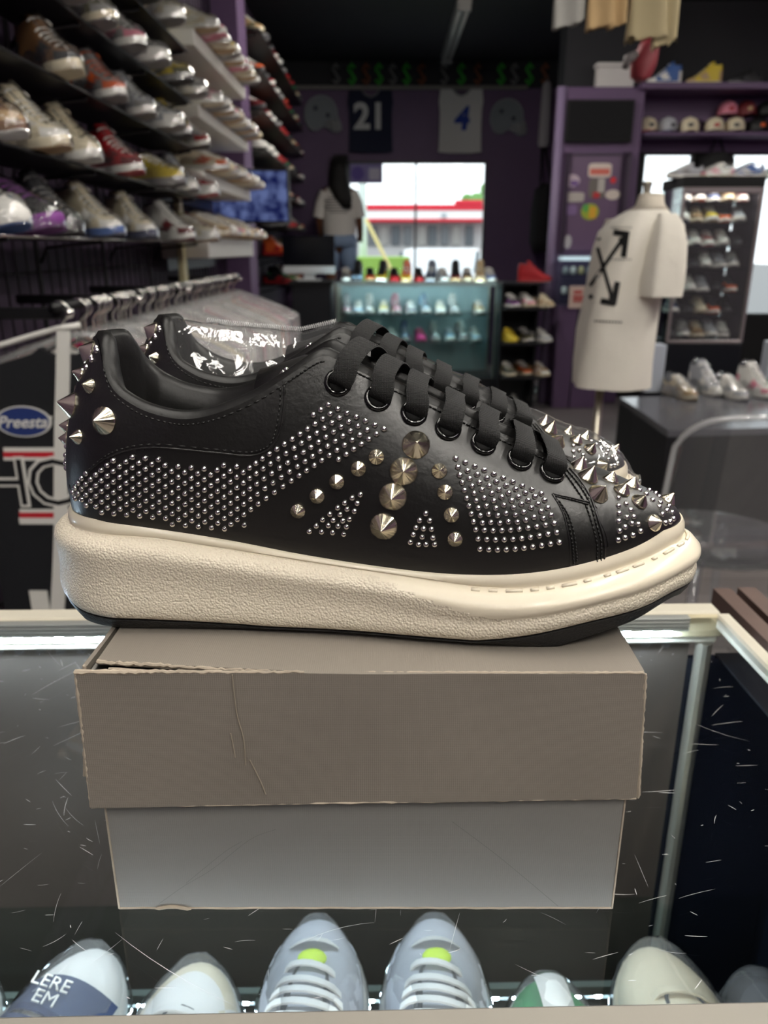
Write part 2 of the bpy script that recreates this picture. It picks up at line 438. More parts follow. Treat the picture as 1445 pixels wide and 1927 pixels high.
# ------------------------------------------------------------------ shoe construction (shared by every shoe)
def lerp(a, b, t): return a + (b - a) * t
def shoe_geo(S, N, R):
    """S: dict with L, near(t), far(t), z0,z1,zl,zf (of s), sole (list of (zfn, inset)), T list of (tB, s, n, z).
    Local space: s from heel to toe = x, n = y (near side negative), z up. Returns part -> (verts, faces) plus columns."""
    L = S['L']; cols = []
    for i in range(N):
        u = i / N
        if u <= .5: tau = 2 * u; sg = -1
        else: tau = 2 * (1 - u); sg = 1
        s = L * (1 - math.cos(math.pi * tau)) / 2
        wd = S['near'](s / L) if sg < 0 else S['far'](s / L)
        cols.append([s, sg * wd, sg, s / L])
    P = [Vector((c[0], c[1], 0)) for c in cols]
    nrm = []
    for i in range(N):
        t = (P[(i + 1) % N] - P[i - 1]); n_ = Vector((t.y, -t.x, 0)).normalized()   # loop runs heel->near->toe->far
        nrm.append(n_)
    cen = Vector((L * .45, 0, 0))
    if sum((P[i] - cen).dot(nrm[i]) for i in range(N)) < 0: nrm = [-n_ for n_ in nrm]
    def ringof(zf, ins):
        r = []
        for i in range(N):
            p = P[i] - nrm[i] * ins(cols[i][3]) if callable(ins) else P[i] - nrm[i] * ins
            r.append(Vector((p.x, p.y, zf(cols[i][0]))))
        return r
    out = {}
    def stack(levels, capb, capt):
        m = MB(); rings = [ringof(*l) for l in levels]
        m.loft(rings, False)
        if capb: m.f.append(tuple(range(N))[::-1]); m.mi.append(0)
        if capt: m.f.append(tuple((len(rings) - 1) * N + k for k in range(N))); m.mi.append(0)
        return m, rings
    out['outsole'], _ = stack(S['outsole'], True, True)
    out['midsole'], _ = stack(S['midsole'], True, True)
    # upper
    Bins = S['feather']; zf = S['zf']
    B = ringof(lambda s: zf(s) - S.get('tuck', .002), Bins)
    tb = [t[0] for t in S['T']]; fs = [herm(tb, [t[k] for t in S['T']]) for k in (1, 2, 3)]
    T = []
    for c in cols:
        s_, n_, z_ = (f(c[3]) for f in fs)
        T.append(Vector((s_, n_ if c[2] < 0 else -n_, z_)))
    rows = []; bul = S.get('bulge', .006)
    for j in range(R + 1):
        v = j / R; row = []
        for i in range(N):
            b, t = B[i], T[i]; dz = t.z - b.z; hor = Vector((b.x - t.x, b.y - t.y, 0))
            hb = S['bulge_fn'](cols[i][3]) if 'bulge_fn' in S else bul
            p1 = b + Vector((0, 0, .42 * dz)) + nrm[i] * hb
            k2 = S.get('k2', .5)
            p2 = t + hor * k2 + Vector((0, 0, -.22 * dz)) + nrm[i] * hb * .5
            w0, w1, w2, w3 = (1 - v)**3, 3 * v * (1 - v)**2, 3 * v * v * (1 - v), v**3
            row.append(b * w0 + p1 * w1 + p2 * w2 + t * w3)
        rows.append(row)
    m = MB(); m.loft(rows, False); out['upper'] = m
    # rolled rim and lining
    def inn(i, d):
        t = T[i]; c = Vector((min(max(t.x, L * .16), L * .62), 0, t.z)); v = c - t; l = v.length
        return t + v.normalized() * min(d, l * .4)
    lz = S.get('insole', .03); rim = S.get('rim', .006)
    rings = [T]
    for d, up in ((rim * .35, rim * .45), (rim, rim * .5), (rim * 1.7, 0), (rim * 2.0, -rim * 1.6)):
        rings.append([inn(i, d) + Vector((0, 0, up)) for i in range(N)])
    for k in (.5, 1.0):
        rings.append([Vector((lerp(inn(i, rim * 2).x, L * .4, .12 * k), inn(i, rim * 2).y * 1.0, lerp(T[i].z - rim * 1.6, min(lz, T[i].z - rim * 2), k))) for i in range(N)])
    m = MB(); m.loft(rings, False); m.f.append(tuple((len(rings) - 1) * N + k for k in range(N))); m.mi.append(0); out['lining'] = m
    # tongue
    tz = S['tongue']     # list of (s, z, halfwidth, drop)
    fz, fw, fd = (herm([a[0] for a in tz], [a[k] for a in tz]) for k in (1, 2, 3))
    s0, s1 = tz[0][0], tz[-1][0]
    m = MB()
    def tg(off):
        return lambda u, v: Vector((lerp(s0, s1, v), (2 * u - 1) * fw(lerp(s0, s1, v)), fz(lerp(s0, s1, v)) - off - fd(lerp(s0, s1, v)) * abs(2 * u - 1)**2.2))
    nu, nv = 12, 14
    m.grid(tg(0), nu, nv); m.grid(tg(.005), nu, nv, True)
    a, b = 0, (nu + 1) * (nv + 1)
    for i in range(nu): m.f.append((a + i + 1, a + i, b + i, b + i + 1)); m.mi.append(0)
    for j in range(nv): m.f.append((a + j * (nu + 1), a + (j + 1) * (nu + 1), b + (j + 1) * (nu + 1), b + j * (nu + 1))); m.mi.append(0)
    for j in range(nv): q = nu; m.f.append((a + (j + 1) * (nu + 1) + q, a + j * (nu + 1) + q, b + j * (nu + 1) + q, b + (j + 1) * (nu + 1) + q)); m.mi.append(0)
    out['tongue'] = m
    return out, cols, P, nrm, T, B, rows, fs

def ribbon(path, wdir, width, th=.0011):
    """flat band along path; wdir per point; lens section"""
    rings = []
    P = [Vector(p) for p in path]
    for i, p in enumerate(P):
        t = (P[min(i + 1, len(P) - 1)] - P[max(i - 1, 0)]).normalized()
        w_ = (wdir[i] - t * wdir[i].dot(t)).normalized(); n_ = t.cross(w_).normalized(); h = width[i] / 2
        rings.append([p + w_ * h * a + n_ * th * b for a, b in ((-1, 0), (-.92, .45), (-.4, .6), (.4, .6), (.92, .45), (1, 0), (.92, -.45), (-.92, -.45))])
    return MB().loft(rings, True)
def spline(pts, n):
    P = [Vector(p) for p in pts]; P = [P[0] * 2 - P[1]] + P + [P[-1] * 2 - P[-2]]; out = []
    m = len(P) - 3
    for k in range(n + 1):
        x = k / n * m; i = min(int(x), m - 1); t = x - i; a, b, c, d = P[i:i + 4]
        out.append(.5 * ((2 * b) + (c - a) * t + (2 * a - 5 * b + 4 * c - d) * t * t + (3 * b - a - 3 * c + d) * t**3))
    return out

# ------------------------------------------------------------------ materials of the hero pair
LEATHER = mat('black_leather', (0.0045, 0.0042, 0.004), 0.37, spec=.85, bump=('noise', 330, .32, .0006))
PATENT = mat('black_enamel', (0.004, 0.004, 0.004), 0.06, spec=.7)
LINING = mat('black_lining_leather', (0.004, 0.0038, 0.0036), 0.42, spec=.35, bump=('noise', 300, .25, .0008))
LACE = mat('black_woven_lace', (0.013, 0.013, 0.013), 0.7, bump=('weave', 620, .9, .0005))
THREAD = mat('black_thread', (0.006, 0.006, 0.006), 0.5)
SOLE_TX = mat('cream_pebbled_rubber', srgb(222, 212, 192), 0.42, bump=('voronoi', 860, .65, .0009))
SOLE_SM = mat('cream_smooth_rubber', srgb(226, 216, 195), 0.28, coat=.15)
OUTSOLE = mat('black_rubber', (0.010, 0.010, 0.011), 0.5, bump=('voronoi', 700, .5, .0006))
STUD = mat('polished_steel', (0.78, 0.76, 0.73), 0.10, metal=1.0)
CONE = mat('brushed_pale_gold_steel', (0.80, 0.73, 0.58), 0.20, metal=1.0)

# ------------------------------------------------------------------ hero sneaker: curves traced from the photograph
BOXTOP = on_z(690, 1712, ZG).y * (on_y(690, 1257, 1.0).z - CAM.z) + CAM.z     # height of the box lid
BOX_Y = on_z(690, 1712, ZG).y                                                # distance of the box's front
AL = math.radians(2.3)
AX = Vector((math.cos(AL), -math.sin(AL), 0)); NX = Vector((math.sin(AL), math.cos(AL), 0))
heel = on_y(127, 1065, .385); toe = on_y(1304, 1045, .372)
LS = (toe.x - heel.x) / math.cos(AL)
A0 = Vector((heel.x, .3845, 0)) 
def Wd(s, n, z): return A0 + AX * s + NX * n + Vector((0, 0, z))
def endr(t, th=.13, tt=.70, p=2.3):
    if t < th: return max(0, 1 - ((th - t) / th)**2)**.5
    if t > tt: return max(0, 1 - ((t - tt) / (1 - tt))**p)**.5
    return 1.0
_wn = herm([0, .15, .3, .45, .6, .7, .8, 1], [.042, .0425, .0415, .0435, .050, .0535, .054, .053])
_wf = herm([0, .15, .3, .45, .6, .7, .8, 1], [.042, .042, .0395, .039, .042, .0445, .0455, .046])
near_w = lambda t: _wn(t) * endr(t); far_w = lambda t: _wf(t) * endr(t)
def unp(px, py, n=None, ins=0.0):
    """pixel -> (s, z) on the shoe's near flank (n None) or at lateral offset n"""
    Y = .35
    for _ in range(12):
        Pp = on_y(px, py, Y); s = (Pp - A0).dot(AX)
        nn = -(near_w(min(max(s / LS, 0), 1)) - ins) if n is None else n
        Y = Wd(s, nn, 0).y
    return s, Pp.z
def pxcurve(pts, ins=0.0, n=None):
    sz = [unp(x, y, n, ins) for x, y in pts]
    return herm([a[0] for a in sz], [a[1] for a in sz])
zF = pxcurve([(165, 974), (250, 988), (350, 1002), (450, 1019), (550, 1039), (650, 1056), (750, 1070), (850, 1079), (950, 1080), (1050, 1070), (1150, 1047), (1220, 1022), (1268, 995)], .011)
zL = pxcurve([(150, 1001), (283, 1016), (400, 1033), (511, 1050), (650, 1071), (757, 1087), (823, 1098), (883, 1107), (974, 1110), (1065, 1100), (1157, 1078), (1225, 1055), (1284, 1026)], .007)
z1 = pxcurve([(125, 1124), (146, 1146), (191, 1163), (283, 1169), (465, 1179), (600, 1191), (757, 1204), (837, 1210), (974, 1202), (1111, 1173), (1210, 1146), (1270, 1115), (1308, 1085)], .001)
_z0 = pxcurve([(140, 1150), (165, 1175), (195, 1190), (300, 1197), (500, 1209), (760, 1233), (900, 1238), (1000, 1226), (1100, 1197), (1200, 1163), (1280, 1117), (1308, 1095)], .004)
z0 = lambda s: (lambda d: BOXTOP + .0003 if d < .003 else BOXTOP + .0003 + (d - .003))(_z0(s) - BOXTOP)
z1c = lambda s: max(z1(s), z0(s) + .0035)
hero = dict(L=LS, near=near_w, far=far_w, zf=zF, feather=.0105,
    outsole=[(z0, .010), (lambda s: z0(s) + .0006, .0055), (lambda s: lerp(z0(s), z1c(s), .55), .0028), (lambda s: z1c(s) - .0004, .0015), (z1c, .0022), (z1c, .02)],
    midsole=[(lambda s: z1c(s) + .0001, .02), (lambda s: z1c(s) + .0001, .0030), (lambda s: z1c(s) + .0012, .0008), (lambda s: z1c(s) + .004, .0002)]
        + [(lambda s, k=k: lerp(z1c(s) + .004, zL(s) - .004, k), lambda t, k=k: lerp(.0011 * math.sin(math.pi * k)**2, .0012 * math.exp(-((k - .38) / .13)**2) - .0010 * math.exp(-((k - .72) / .22)**2), min(1, max(0, (t - .5) / .2)))) for k in (.1, .2, .3, .4, .5, .6, .7, .8, .9)]
        + [(lambda s: zL(s) - .004, .0009), (lambda s: zL(s) - .0018, .0028), (lambda s: zL(s) - .0006, .0055), (lambda s: zL(s), .0085),
           (lambda s: zL(s) + .0005, .0088), (lambda s: lerp(zL(s), zF(s), .3), .0080), (lambda s: lerp(zL(s), zF(s), .75), .0084), (lambda s: zF(s) + .0002, .0096), (lambda s: zF(s) - .0002, .0115), (lambda s: zF(s) - .004, .016)])
Tp = [(178, 633, 0.0), (185, 640, -.013), (191, 668, -.021), (199, 706, -.027), (214, 734, -.031), (240, 756, -.033), (274, 774, -.034), (317, 786, -.035),
      (349, 789, -.035), (386, 784, -.034), (424, 772, -.033), (485, 744, -.030), (535, 712, -.028), (565, 692, -.026), (594, 674, -.024), (614, 669, -.0225),
      (637, 679, -.022), (689, 705, -.021), (744, 731, -.020), (809, 760, -.019), (873, 791, -.018), (942, 823, -.0165), (1010, 853, -.015), (1062, 876, -.011), (1082, 884, 0.0)]
Tb = [0, .012, .03, .055, .085, .12, .15, .18, .205, .235, .265, .32, .36, .385, .41, .43, .455, .51, .565, .635, .70, .77, .85, .93, 1.0]
hero['T'] = [(b, *(lambda sz: (sz[0], n, sz[1]))(unp(x, y, n))) for b, (x, y, n) in zip(Tb, Tp)]
def bulge_fn(t):
    if t < .12: return lerp(.0030, .006, t / .12)
    if t > .8: return lerp(.006, .002, (t - .8) / .2)
    return .006
hero['bulge_fn'] = bulge_fn; hero['insole'] = zF(LS * .25) + .008; hero['rim'] = .0062; hero['tuck'] = .003
def tng(px, py, n, hw, drop):
    s, z = unp(px, py, n); return (s, z, hw, drop)
_e = {x: unp(x, y, n) for x, y, n in Tp}
hero['tongue'] = [tng(490, 694, 0, .029, .018), tng(530, 683, 0, .0285, .016), tng(575, 668, 0, .028, .013)] + \
    [(_e[x][0], _e[x][1] - .004, hw, d) for x, hw, d in ((637, .0265, .009), (744, .0250, .008), (873, .0225, .007), (1010, .0185, .006), (1062, .014, .006))]
HG, HC_, HP, HN, HT, HB, HROWS, HFS = shoe_geo(hero, 240, 28)
HORIG = Wd(LS * .5, 0, BOXTOP + .0003)
def to_hero(mb):
    mb.v = [tuple(Wd(p[0], p[1], p[2]) - HORIG) for p in mb.v]; return mb
for k in HG: to_hero(HG[k])
# material zones of the midsole: smooth lip and smooth forefoot band, pebbled elsewhere
mm = HG['midsole']
nlev = len(hero['midsole']); Nc = 240
for fi in range(len(mm.f)):
    lev = fi // Nc
    if fi >= Nc * (nlev - 1): continue
    i = fi % Nc; t = HC_[i][3]
    smooth_from = 99
    if t > .47: smooth_from = lerp(16, 6.6, min(1, (t - .47) / .24)**.8) if t < .85 else lerp(6.6, 7.5, (t - .85) / .15)
    mm.mi[fi] = 1 if (lev >= 16 or lev >= smooth_from) else 0
U = HG['upper']
BV = BVHTree.FromPolygons([Vector(p) + HORIG for p in U.v], U.f)
def hit(px, py):
    d = ray(px, py).normalized(); loc, nor, idx, dist = BV.ray_cast(CAM, d)
    if loc is None: return None
    if nor.dot(d) > 0: nor = -nor
    return loc - HORIG, nor
sneak = thing('studded_sneaker', 'black leather studded sneaker with thick cream sole standing unwrapped on the grey box', 'sneaker', HORIG)
def hpart(name, mb, m, sharp=None, parent=sneak, smooth=True): return link(name, mb.mesh(name, smooth, sharp), m, parent)
hpart('outsole', HG['outsole'], OUTSOLE, 50)
hpart('midsole', HG['midsole'], [SOLE_TX, SOLE_SM], 60)
# split the upper into its leather panels (same surface, seams cover the joins)
heel_poly = [(100, 935), (150, 905), (185, 872), (225, 852), (290, 842), (400, 851), (470, 856), (505, 843), (525, 815), (533, 770), (535, 712), (530, 500), (60, 500)]
toe_poly = [(1069, 840), (1085, 895), (1110, 935), (1125, 980), (1138, 1020), (1135, 1075), (1400, 1100), (1400, 700), (1090, 700)]
def inside(poly, x, y):
    c = False; n = len(poly)
    for i in range(n):
        x0, y0 = poly[i]; x1, y1 = poly[i - 1]
        if (y0 > y) != (y1 > y) and x < (x1 - x0) * (y - y0) / (y1 - y0) + x0: c = not c
    return c
pan = {'quarter_panel': MB(), 'heel_panel': MB(), 'toe_cap': MB()}
for fi, q in enumerate(U.f):
    j = fi // Nc; i = fi % Nc
    im = i if i < Nc // 2 else Nc - 1 - i            # mirrored column on the near side
    qq = (j * Nc + im, j * Nc + (im + 1) % Nc, (j + 1) * Nc + (im + 1) % Nc, (j + 1) * Nc + im)
    c = sum((Vector(U.v[k]) for k in qq), Vector()) / 4 + HORIG; x, y = proj(c)
    k = 'heel_panel' if inside(heel_poly, x, y) else ('toe_cap' if inside(toe_poly, x, y) else 'quarter_panel')
    pan[k].f.append(q); pan[k].mi.append(0)
nup = BVHTree
unorm = {}
me_u = U.mesh('u')
un = [Vector(v.normal) for v in me_u.vertices]
if sum(un[i].dot(Vector(U.v[i])) for i in range(0, len(un), 50)) < 0: un = [-n for n in un]
for k, mb in pan.items():
    used = sorted({i for q in mb.f for i in q}); mp = {i: a for a, i in enumerate(used)}
    off = {'heel_panel': .0004, 'toe_cap': .0003}.get(k, 0)
    mb.v = [tuple(Vector(U.v[i]) + un[i] * off) for i in used]; mb.f = [tuple(mp[i] for i in q) for q in mb.f]
    hpart(k, mb, LEATHER)
hpart('collar_lining', HG['lining'], LINING)
hpart('tongue', HG['tongue'], LEATHER)

# seams and stitching traced on the leather
def traced(pts, step=4.0):
    P = spline([Vector((x, y, 0)) for x, y in pts], 200); out = []; last = None
    for p in P:
        if last is None or (p - last).length >= step:
            h = hit(p.x, p.y)
            if h: out.append((h[0], h[1])); last = p
    return out
def seam(pts, name='seam', r=.0005, lift=.0002):
    tr = traced(pts)
    if len(tr) > 2: hpart(name, MB().tube([a + n * lift for a, n in tr], r, 6), LEATHER)
def stitches(pts, step=6.0, r=.00042, m=THREAD):
    tr = traced(pts, 1.5); mb = MB(); acc = 0; i = 0
    while i + 4 < len(tr):
        a, n = tr[i]; b, n2 = tr[i + 3]
        mb.tube([a + n * .0000, (a + b) / 2 + (n + n2) * .0003, b + n2 * .0000], r, 5); i += 4
    if mb.v: hpart('stitching', mb, m)
heel_line = [(133, 925), (150, 905), (185, 872), (225, 852), (290, 842), (400, 851), (470, 857), (505, 845), (524, 818), (533, 770), (535, 722)]
seam(heel_line)
stitches([(x + (3 if x < 200 else (-7 if x > 515 else 0)), y - (6 if x < 515 else 2)) for x, y in heel_line])
collar_line = [(188, 655), (196, 700), (210, 737), (240, 763), (274, 781), (317, 793), (349, 796), (386, 791), (424, 779), (485, 751), (535, 719), (565, 699), (594, 681), (614, 676)]
stitches([(x + 2, y + 3) for x, y in collar_line])
seam([(1072, 882), (1092, 905), (1112, 938), (1126, 980), (1137, 1020), (1136, 1055)], r=.0006)
stitches([(1066, 885), (1087, 910), (1107, 942), (1120, 982), (1131, 1022), (1130, 1058)])
stitches([(1061, 889), (1080, 915), (1099, 945), (1113, 984), (1123, 1024), (1123, 1060)])
seam([(1040, 929), (1075, 937), (1112, 946)])
stitches([(1044, 934), (1075, 941), (1108, 950)])
seam([(1039, 929), (1059, 965), (1070, 1010), (1075, 1064)], r=.0004)
stitches([(1045, 937), (1063, 968), (1075, 1012), (1080, 1064)])
stitches([(1051, 942), (1069, 970), (1081, 1012), (1086, 1062)])
stitches([(640, 686), (690, 711), (744, 737), (809, 766), (873, 797), (942, 829), (1010, 859), (1052, 878)])
# welt stitching round the forefoot
mb = MB(); tt = .64
while tt < .985:
    def wl(t):
        i = min(range(120), key=lambda k: abs(HC_[k][3] - t)); p = HP[i] - HN[i] * .0062
        return Wd(p.x, p.y, zL(HC_[i][0]) - .0002) - HORIG
    i0 = [k for k in range(120) if tt <= HC_[k][3] <= tt + .020]
    if len(i0) >= 2:
        pts = [wl(HC_[k][3]) for k in i0]
        mb.tube(pts, .0009, 6)
    else: mb.tube([wl(tt), wl(tt + .02)], .0009, 6)
    tt += .0265
hpart('welt_stitching', mb, SOLE_SM)

# eyelets and laces
eye_px = [(636, 720), (711, 749), (779, 777), (843, 806), (909, 835), (977, 865), (1038, 889)]
ring_me = MB().tube([Vector((.0052 * math.cos(a), .0052 * math.sin(a), 0)) for a in [2 * math.pi * k / 28 for k in range(28)]], .0013, 10, closed=True).mesh('eyelet')
hole_me = MB().lathe([(.0001, .0002), (.0048, .0002), (.0048, -.0005)], 20).mesh('eyelet_hole')
HOLE = mat('eyelet_shadow', (0.002, 0.002, 0.002), .8)
def mirror_n(p):
    w_ = p + HORIG; n = (w_ - A0).dot(NX); return p - NX * 2 * n
def zq(n): return Vector((0, 0, 1)).rotation_difference(n)
eyes = []
for k, (x, y) in enumerate(eye_px):
    h = hit(x, y)
    if not h: continue
    p, n = h
    eyes.append((p, n))
    for q, nn in ((p, n), (mirror_n(p), n - NX * 2 * n.dot(NX))):
        e = link('eyelet', ring_me, PATENT, sneak, q + nn * .0004, zq(nn))
        link('eyelet_hole', hole_me, HOLE, e)
edge_t = (Wd(_e[942][0], 0, _e[942][1]) - Wd(_e[689][0], 0, _e[689][1])).normalized()
lean = [.010, .006, .003, .002, .005, .003, .002]
for k, (p, n) in enumerate(eyes):
    pf = mirror_n(p); nf = n - NX * 2 * n.dot(NX)
    d = lean[k]; s_ = (p + HORIG - A0).dot(AX); 
    i = min(range(120), key=lambda c: abs(HT[c].x - (s_ + d * .5)) if HC_[c][3] > .43 else 9)
    te = HT[i]; edge = Wd(te.x, te.y, te.z) - HORIG
    crown = .0078 - .0004 * k
    pts = [p - n * .003 + edge_t * -.0002, p + n * .0018 - Vector((0, 0, .001)) , p + n * .0045 + edge_t * d * .25 + Vector((0, 0, .003)),
           edge + edge_t * d * .15 + n * .003 + Vector((0, 0, crown * .55)),
           Wd(te.x + d * .8, 0, te.z + crown + .0005) - HORIG]
    far = [mirror_n(q) + edge_t * d * 1.2 for q in pts[-2::-1]]; far[-1] = pf - nf * .003; far[-2] = pf + nf * .0018
    path = spline(pts + far, 44)
    wd = []
    for j in range(45):
        u = j / 44; u = min(u, 1 - u); wd.append(.0062 if u < .04 else (lerp(.0062, .0106, min(1, (u - .04) / .12))))
    hpart('lace', ribbon(path, [edge_t] * 45, wd), LACE, 70)

# ------------------------------------------------------------------ studs
ball_me = MB().lathe([(.00148, -.0006), (.00148, .0003), (.0013, .00095), (.00085, .00142), (.0002, .00165)], 12).mesh('ball_stud')
def cone_mesh(r, h):
    m = MB().lathe([(r * .9, -.0012), (r * 1.0, -.0002), (r * 1.01, .0006), (r * .95, .0011), (r * .07, h * .97), (.00001, h)], 44)
    rg = random.Random(6); k = [1 + rg.uniform(-.022, .022) for _ in range(44)]
    m.v = [(p[0] * k[i % 44], p[1] * k[i % 44], p[2]) for i, p in enumerate(m.v)]
    return m.mesh('cone_stud', True, 4)
big_me = cone_mesh(.0064, .0076); mid_me = cone_mesh(.0036, .0048); toe_big = cone_mesh(.0050, .0072); toe_mid = cone_mesh(.0041, .0054)
balls = []
def ball(px, py):
    h = hit(px, py)
    if h: balls.append(h)
def cone(px, py, me, adj=None):
    h = hit(px, py)
    if not h: return
    p, n = h
    link('cone_stud', me, CONE, sneak, p, zq(n) @ Quaternion((0, 0, 1), random.uniform(0, 6)))
Z = 4.0139
# flank band + heel cluster: one lattice, warped from the band's axes to the heel's
Pa = Vector((618.1, 761.9)); ua = Vector((-14.2, 9.5)); va = Vector((17.4, 7.6))
Pb = Pa + ua * 12 + va * 2; ub = Vector((-12.1, 8.8)); vb = Vector((12.4, 11.0))
zone = [(133, 925), (140, 905), (165, 888), (195, 868), (235, 857), (285, 862), (330, 869), (383, 874), (440, 875), (484, 868), (530, 838), (616, 755), (729, 806), (700, 828), (672, 845), (595, 890), (548, 920), (490, 960), (455, 995), (420, 996), (378, 992), (331, 987), (258, 978), (215, 970), (170, 958), (148, 945)]
for i in range(-2, 60):
    for j in range(-40, 9):
        a = Pa + ua * i + va * j
        b = Pb + ub * (i - 12) + vb * (j - 2)
        t = min(1, max(0, (560 - a.x) / 110)); t = t * t * (3 - 2 * t)
        p = a.lerp(b, t)
        if p.x < 250:
            q = min((250 - p.x) / 118, 1.45); p.x = 250 - 118 * math.sin(q)
        if p.x < 130: continue
        if inside(zone, p.x, p.y): ball(p.x, p.y)
# vamp cluster
z8 = lambda x, y: (820 + x / 2.89, 780 + y / 2.89)
top = [[(108, 240), (572, 431)], [(120, 287), (590, 467)], [(130, 330), (607, 508)], [(143, 370), (625, 547)]]
bot = [[(217, 625), (320, 631), (470, 622), (642, 592)], [(230, 675), (330, 681), (480, 672), (656, 642)], [(240, 730), (340, 735), (485, 725), (670, 695)]]
for r in top:
    for k in range(10):
        x, y = [lerp(r[0][c], r[1][c], k / 9) for c in (0, 1)]; ball(*z8(x, y))
bf = [herm([q[0] for q in r], [q[1] for q in r]) for r in bot]
for q, r in enumerate(bot):
    for k in range(10):
        x = lerp(r[0][0], r[-1][0], k / 9); ball(*z8(x, bf[q](x)))
for k in range(10):
    xt, yt = [lerp(top[3][0][c], top[3][1][c], k / 9) for c in (0, 1)]
    xb = lerp(bot[0][0][0], bot[0][-1][0], k / 9); yb = bf[0](xb)
    n = max(0, round((yb - yt) / 43) - 1)
    for c in range(n):
        ball(*z8(lerp(xt, xb, (c + 1) / (n + 1)), lerp(yt, yb, (c + 1) / (n + 1))))
z7 = lambda x, y: (540 + x / Z, 740 + y / Z)
for x, y in [(170, 1042), (262, 1045), (346, 1050), (430, 1062), (222, 1000), (314, 997), (387, 1002), (451, 1007), (270, 953), (350, 958), (423, 962), (473, 950), (325, 912), (402, 914), (510, 890), (384, 864), (455, 874), (437, 828), (532, 830), (493, 790), (555, 765),
             (1049, 908), (1002, 960), (1078, 962), (975, 1013), (1032, 1022), (1092, 1025), (955, 1065), (1022, 1083), (1103, 1090), (933, 1123), (995, 1140), (1051, 1140), (1116, 1140)]:
    ball(*z7(x, y))
for x, y in [(973, 390), (882, 590), (800, 780), (730, 1005)]: cone(*z7(x, y), big_me)
for x, y in [(675, 482), (540, 570), (377, 668), (228, 776), (83, 888), (1150, 588), (1193, 748), (1242, 918), (1270, 1100)]: cone(*z7(x, y), mid_me)
z2 = lambda x, y: (700 + x / 2.1894, 580 + y / 2.1894)
for x, y in [(1013, 783), (1044, 808), (1013, 815), (1063, 832), (1075, 860), (1015, 845), (1047, 862), (1014, 878), (1067, 888), (1040, 902), (1093, 890), (1017, 918), (1103, 918), (1012, 955), (1040, 945), (1072, 935),
             (1100, 752), (1127, 768), (1153, 793), (1165, 765), (1185, 803), (1205, 790), (1192, 850), (1210, 835), (1205, 885), (1224, 880), (1238, 868), (1180, 820), (1220, 818), (1232, 842), (1140, 752), (1180, 778)]:
    ball(*z2(x, y))
for x, y in [(850, 660), (888, 700), (930, 768)]: cone(*z2(x, y), toe_big)
for x, y in [(980, 712), (1027, 755), (1067, 735), (1100, 800), (1150, 752), (1160, 885), (1215, 795)]: cone(*z2(x, y), toe_mid)
z4 = lambda x, y: (100 + x / Z, 600 + y / Z)
for x, y in [(385, 770)]: cone(*z4(x, y), big_me)
for x, y in [(285, 510), (195, 893)]: cone(*z4(x, y), mid_me)
# studs round the back of the heel: on the surface at given heights
def heel_stud(frac_col, pz_px, me=None):
    """column near the back (0 = centre back), at the height seen at pixel row pz_px"""
    i = frac_col % Nc; best = None
    for j in range(28):
        c = Vector(U.v[j * Nc + i]) + HORIG; y = proj(c)[1]
        if best is None or abs(y - pz_px) < best[0]: best = (abs(y - pz_px), j)
    j = best[1]; p = Vector(U.v[j * Nc + i]); n = un[j * Nc + i]
    if me: link('cone_stud', me, CONE, sneak, p, zq(n))
    else: balls.append((p, n))
heel_big = cone_mesh(.0060, .0058)
heel_stud(9, 764, big_me); heel_stud(8, 707, mid_me); heel_stud(7, 668, heel_big); heel_stud(5, 802, mid_me); heel_stud(4, 826, mid_me); heel_stud(-4, 740, heel_big)
heel_stud(-5, 705, mid_me); heel_stud(-9, 770, heel_big)
for c, y in ((10, 655), (11, 664), (10, 672), (11, 681), (10, 689), (5, 842), (7, 853), (5, 860), (8, 866), (5, 873), (6, 878)): heel_stud(c, y)
# tongue studs
for x, y in [(400, 388), (365, 425), (345, 465), (375, 410), (330, 470)]:
    P_ = unp(440 + x / Z, 600 + y / Z, -.016); balls.append((Wd(P_[0], -.016, P_[1]) - HORIG, Vector((-.2, -.5, .85)).normalized()))
for p, n in balls[:300]:
    link('ball_stud', ball_me, STUD, sneak, p, zq(n))
if len(balls) > 300:
    mb = MB(); base = [Vector(v.co) for v in ball_me.vertices]; fc = [tuple(p.vertices) for p in ball_me.polygons]
    for p, n in balls[300:]:
        q = zq(n); mb.add([q @ v + p for v in base], fc)
    o = hpart('ball_studs', mb, STUD); o['kind'] = 'stuff'

# ------------------------------------------------------------------ the second sneaker, behind, in clear shrink film
back = sneak.copy(); COL.objects.link(back)
BO = HORIG + Vector((.002, .1005, 0)); back.location = BO; back.rotation_euler = (0, 0, math.radians(.8))
tag(back, 'black leather studded sneaker wrapped in clear shrink film behind the unwrapped one', 'sneaker')
for ch in list(sneak.children):
    c = ch.copy(); COL.objects.link(c); c.parent = back
    for g in list(ch.children):
        d = g.copy(); COL.objects.link(d); d.parent = c
WRAP = film('clear_shrink_film', ior=1.5, rough=.05, haze=.03, boost=.9, wrinkle=(55, .28, .003))
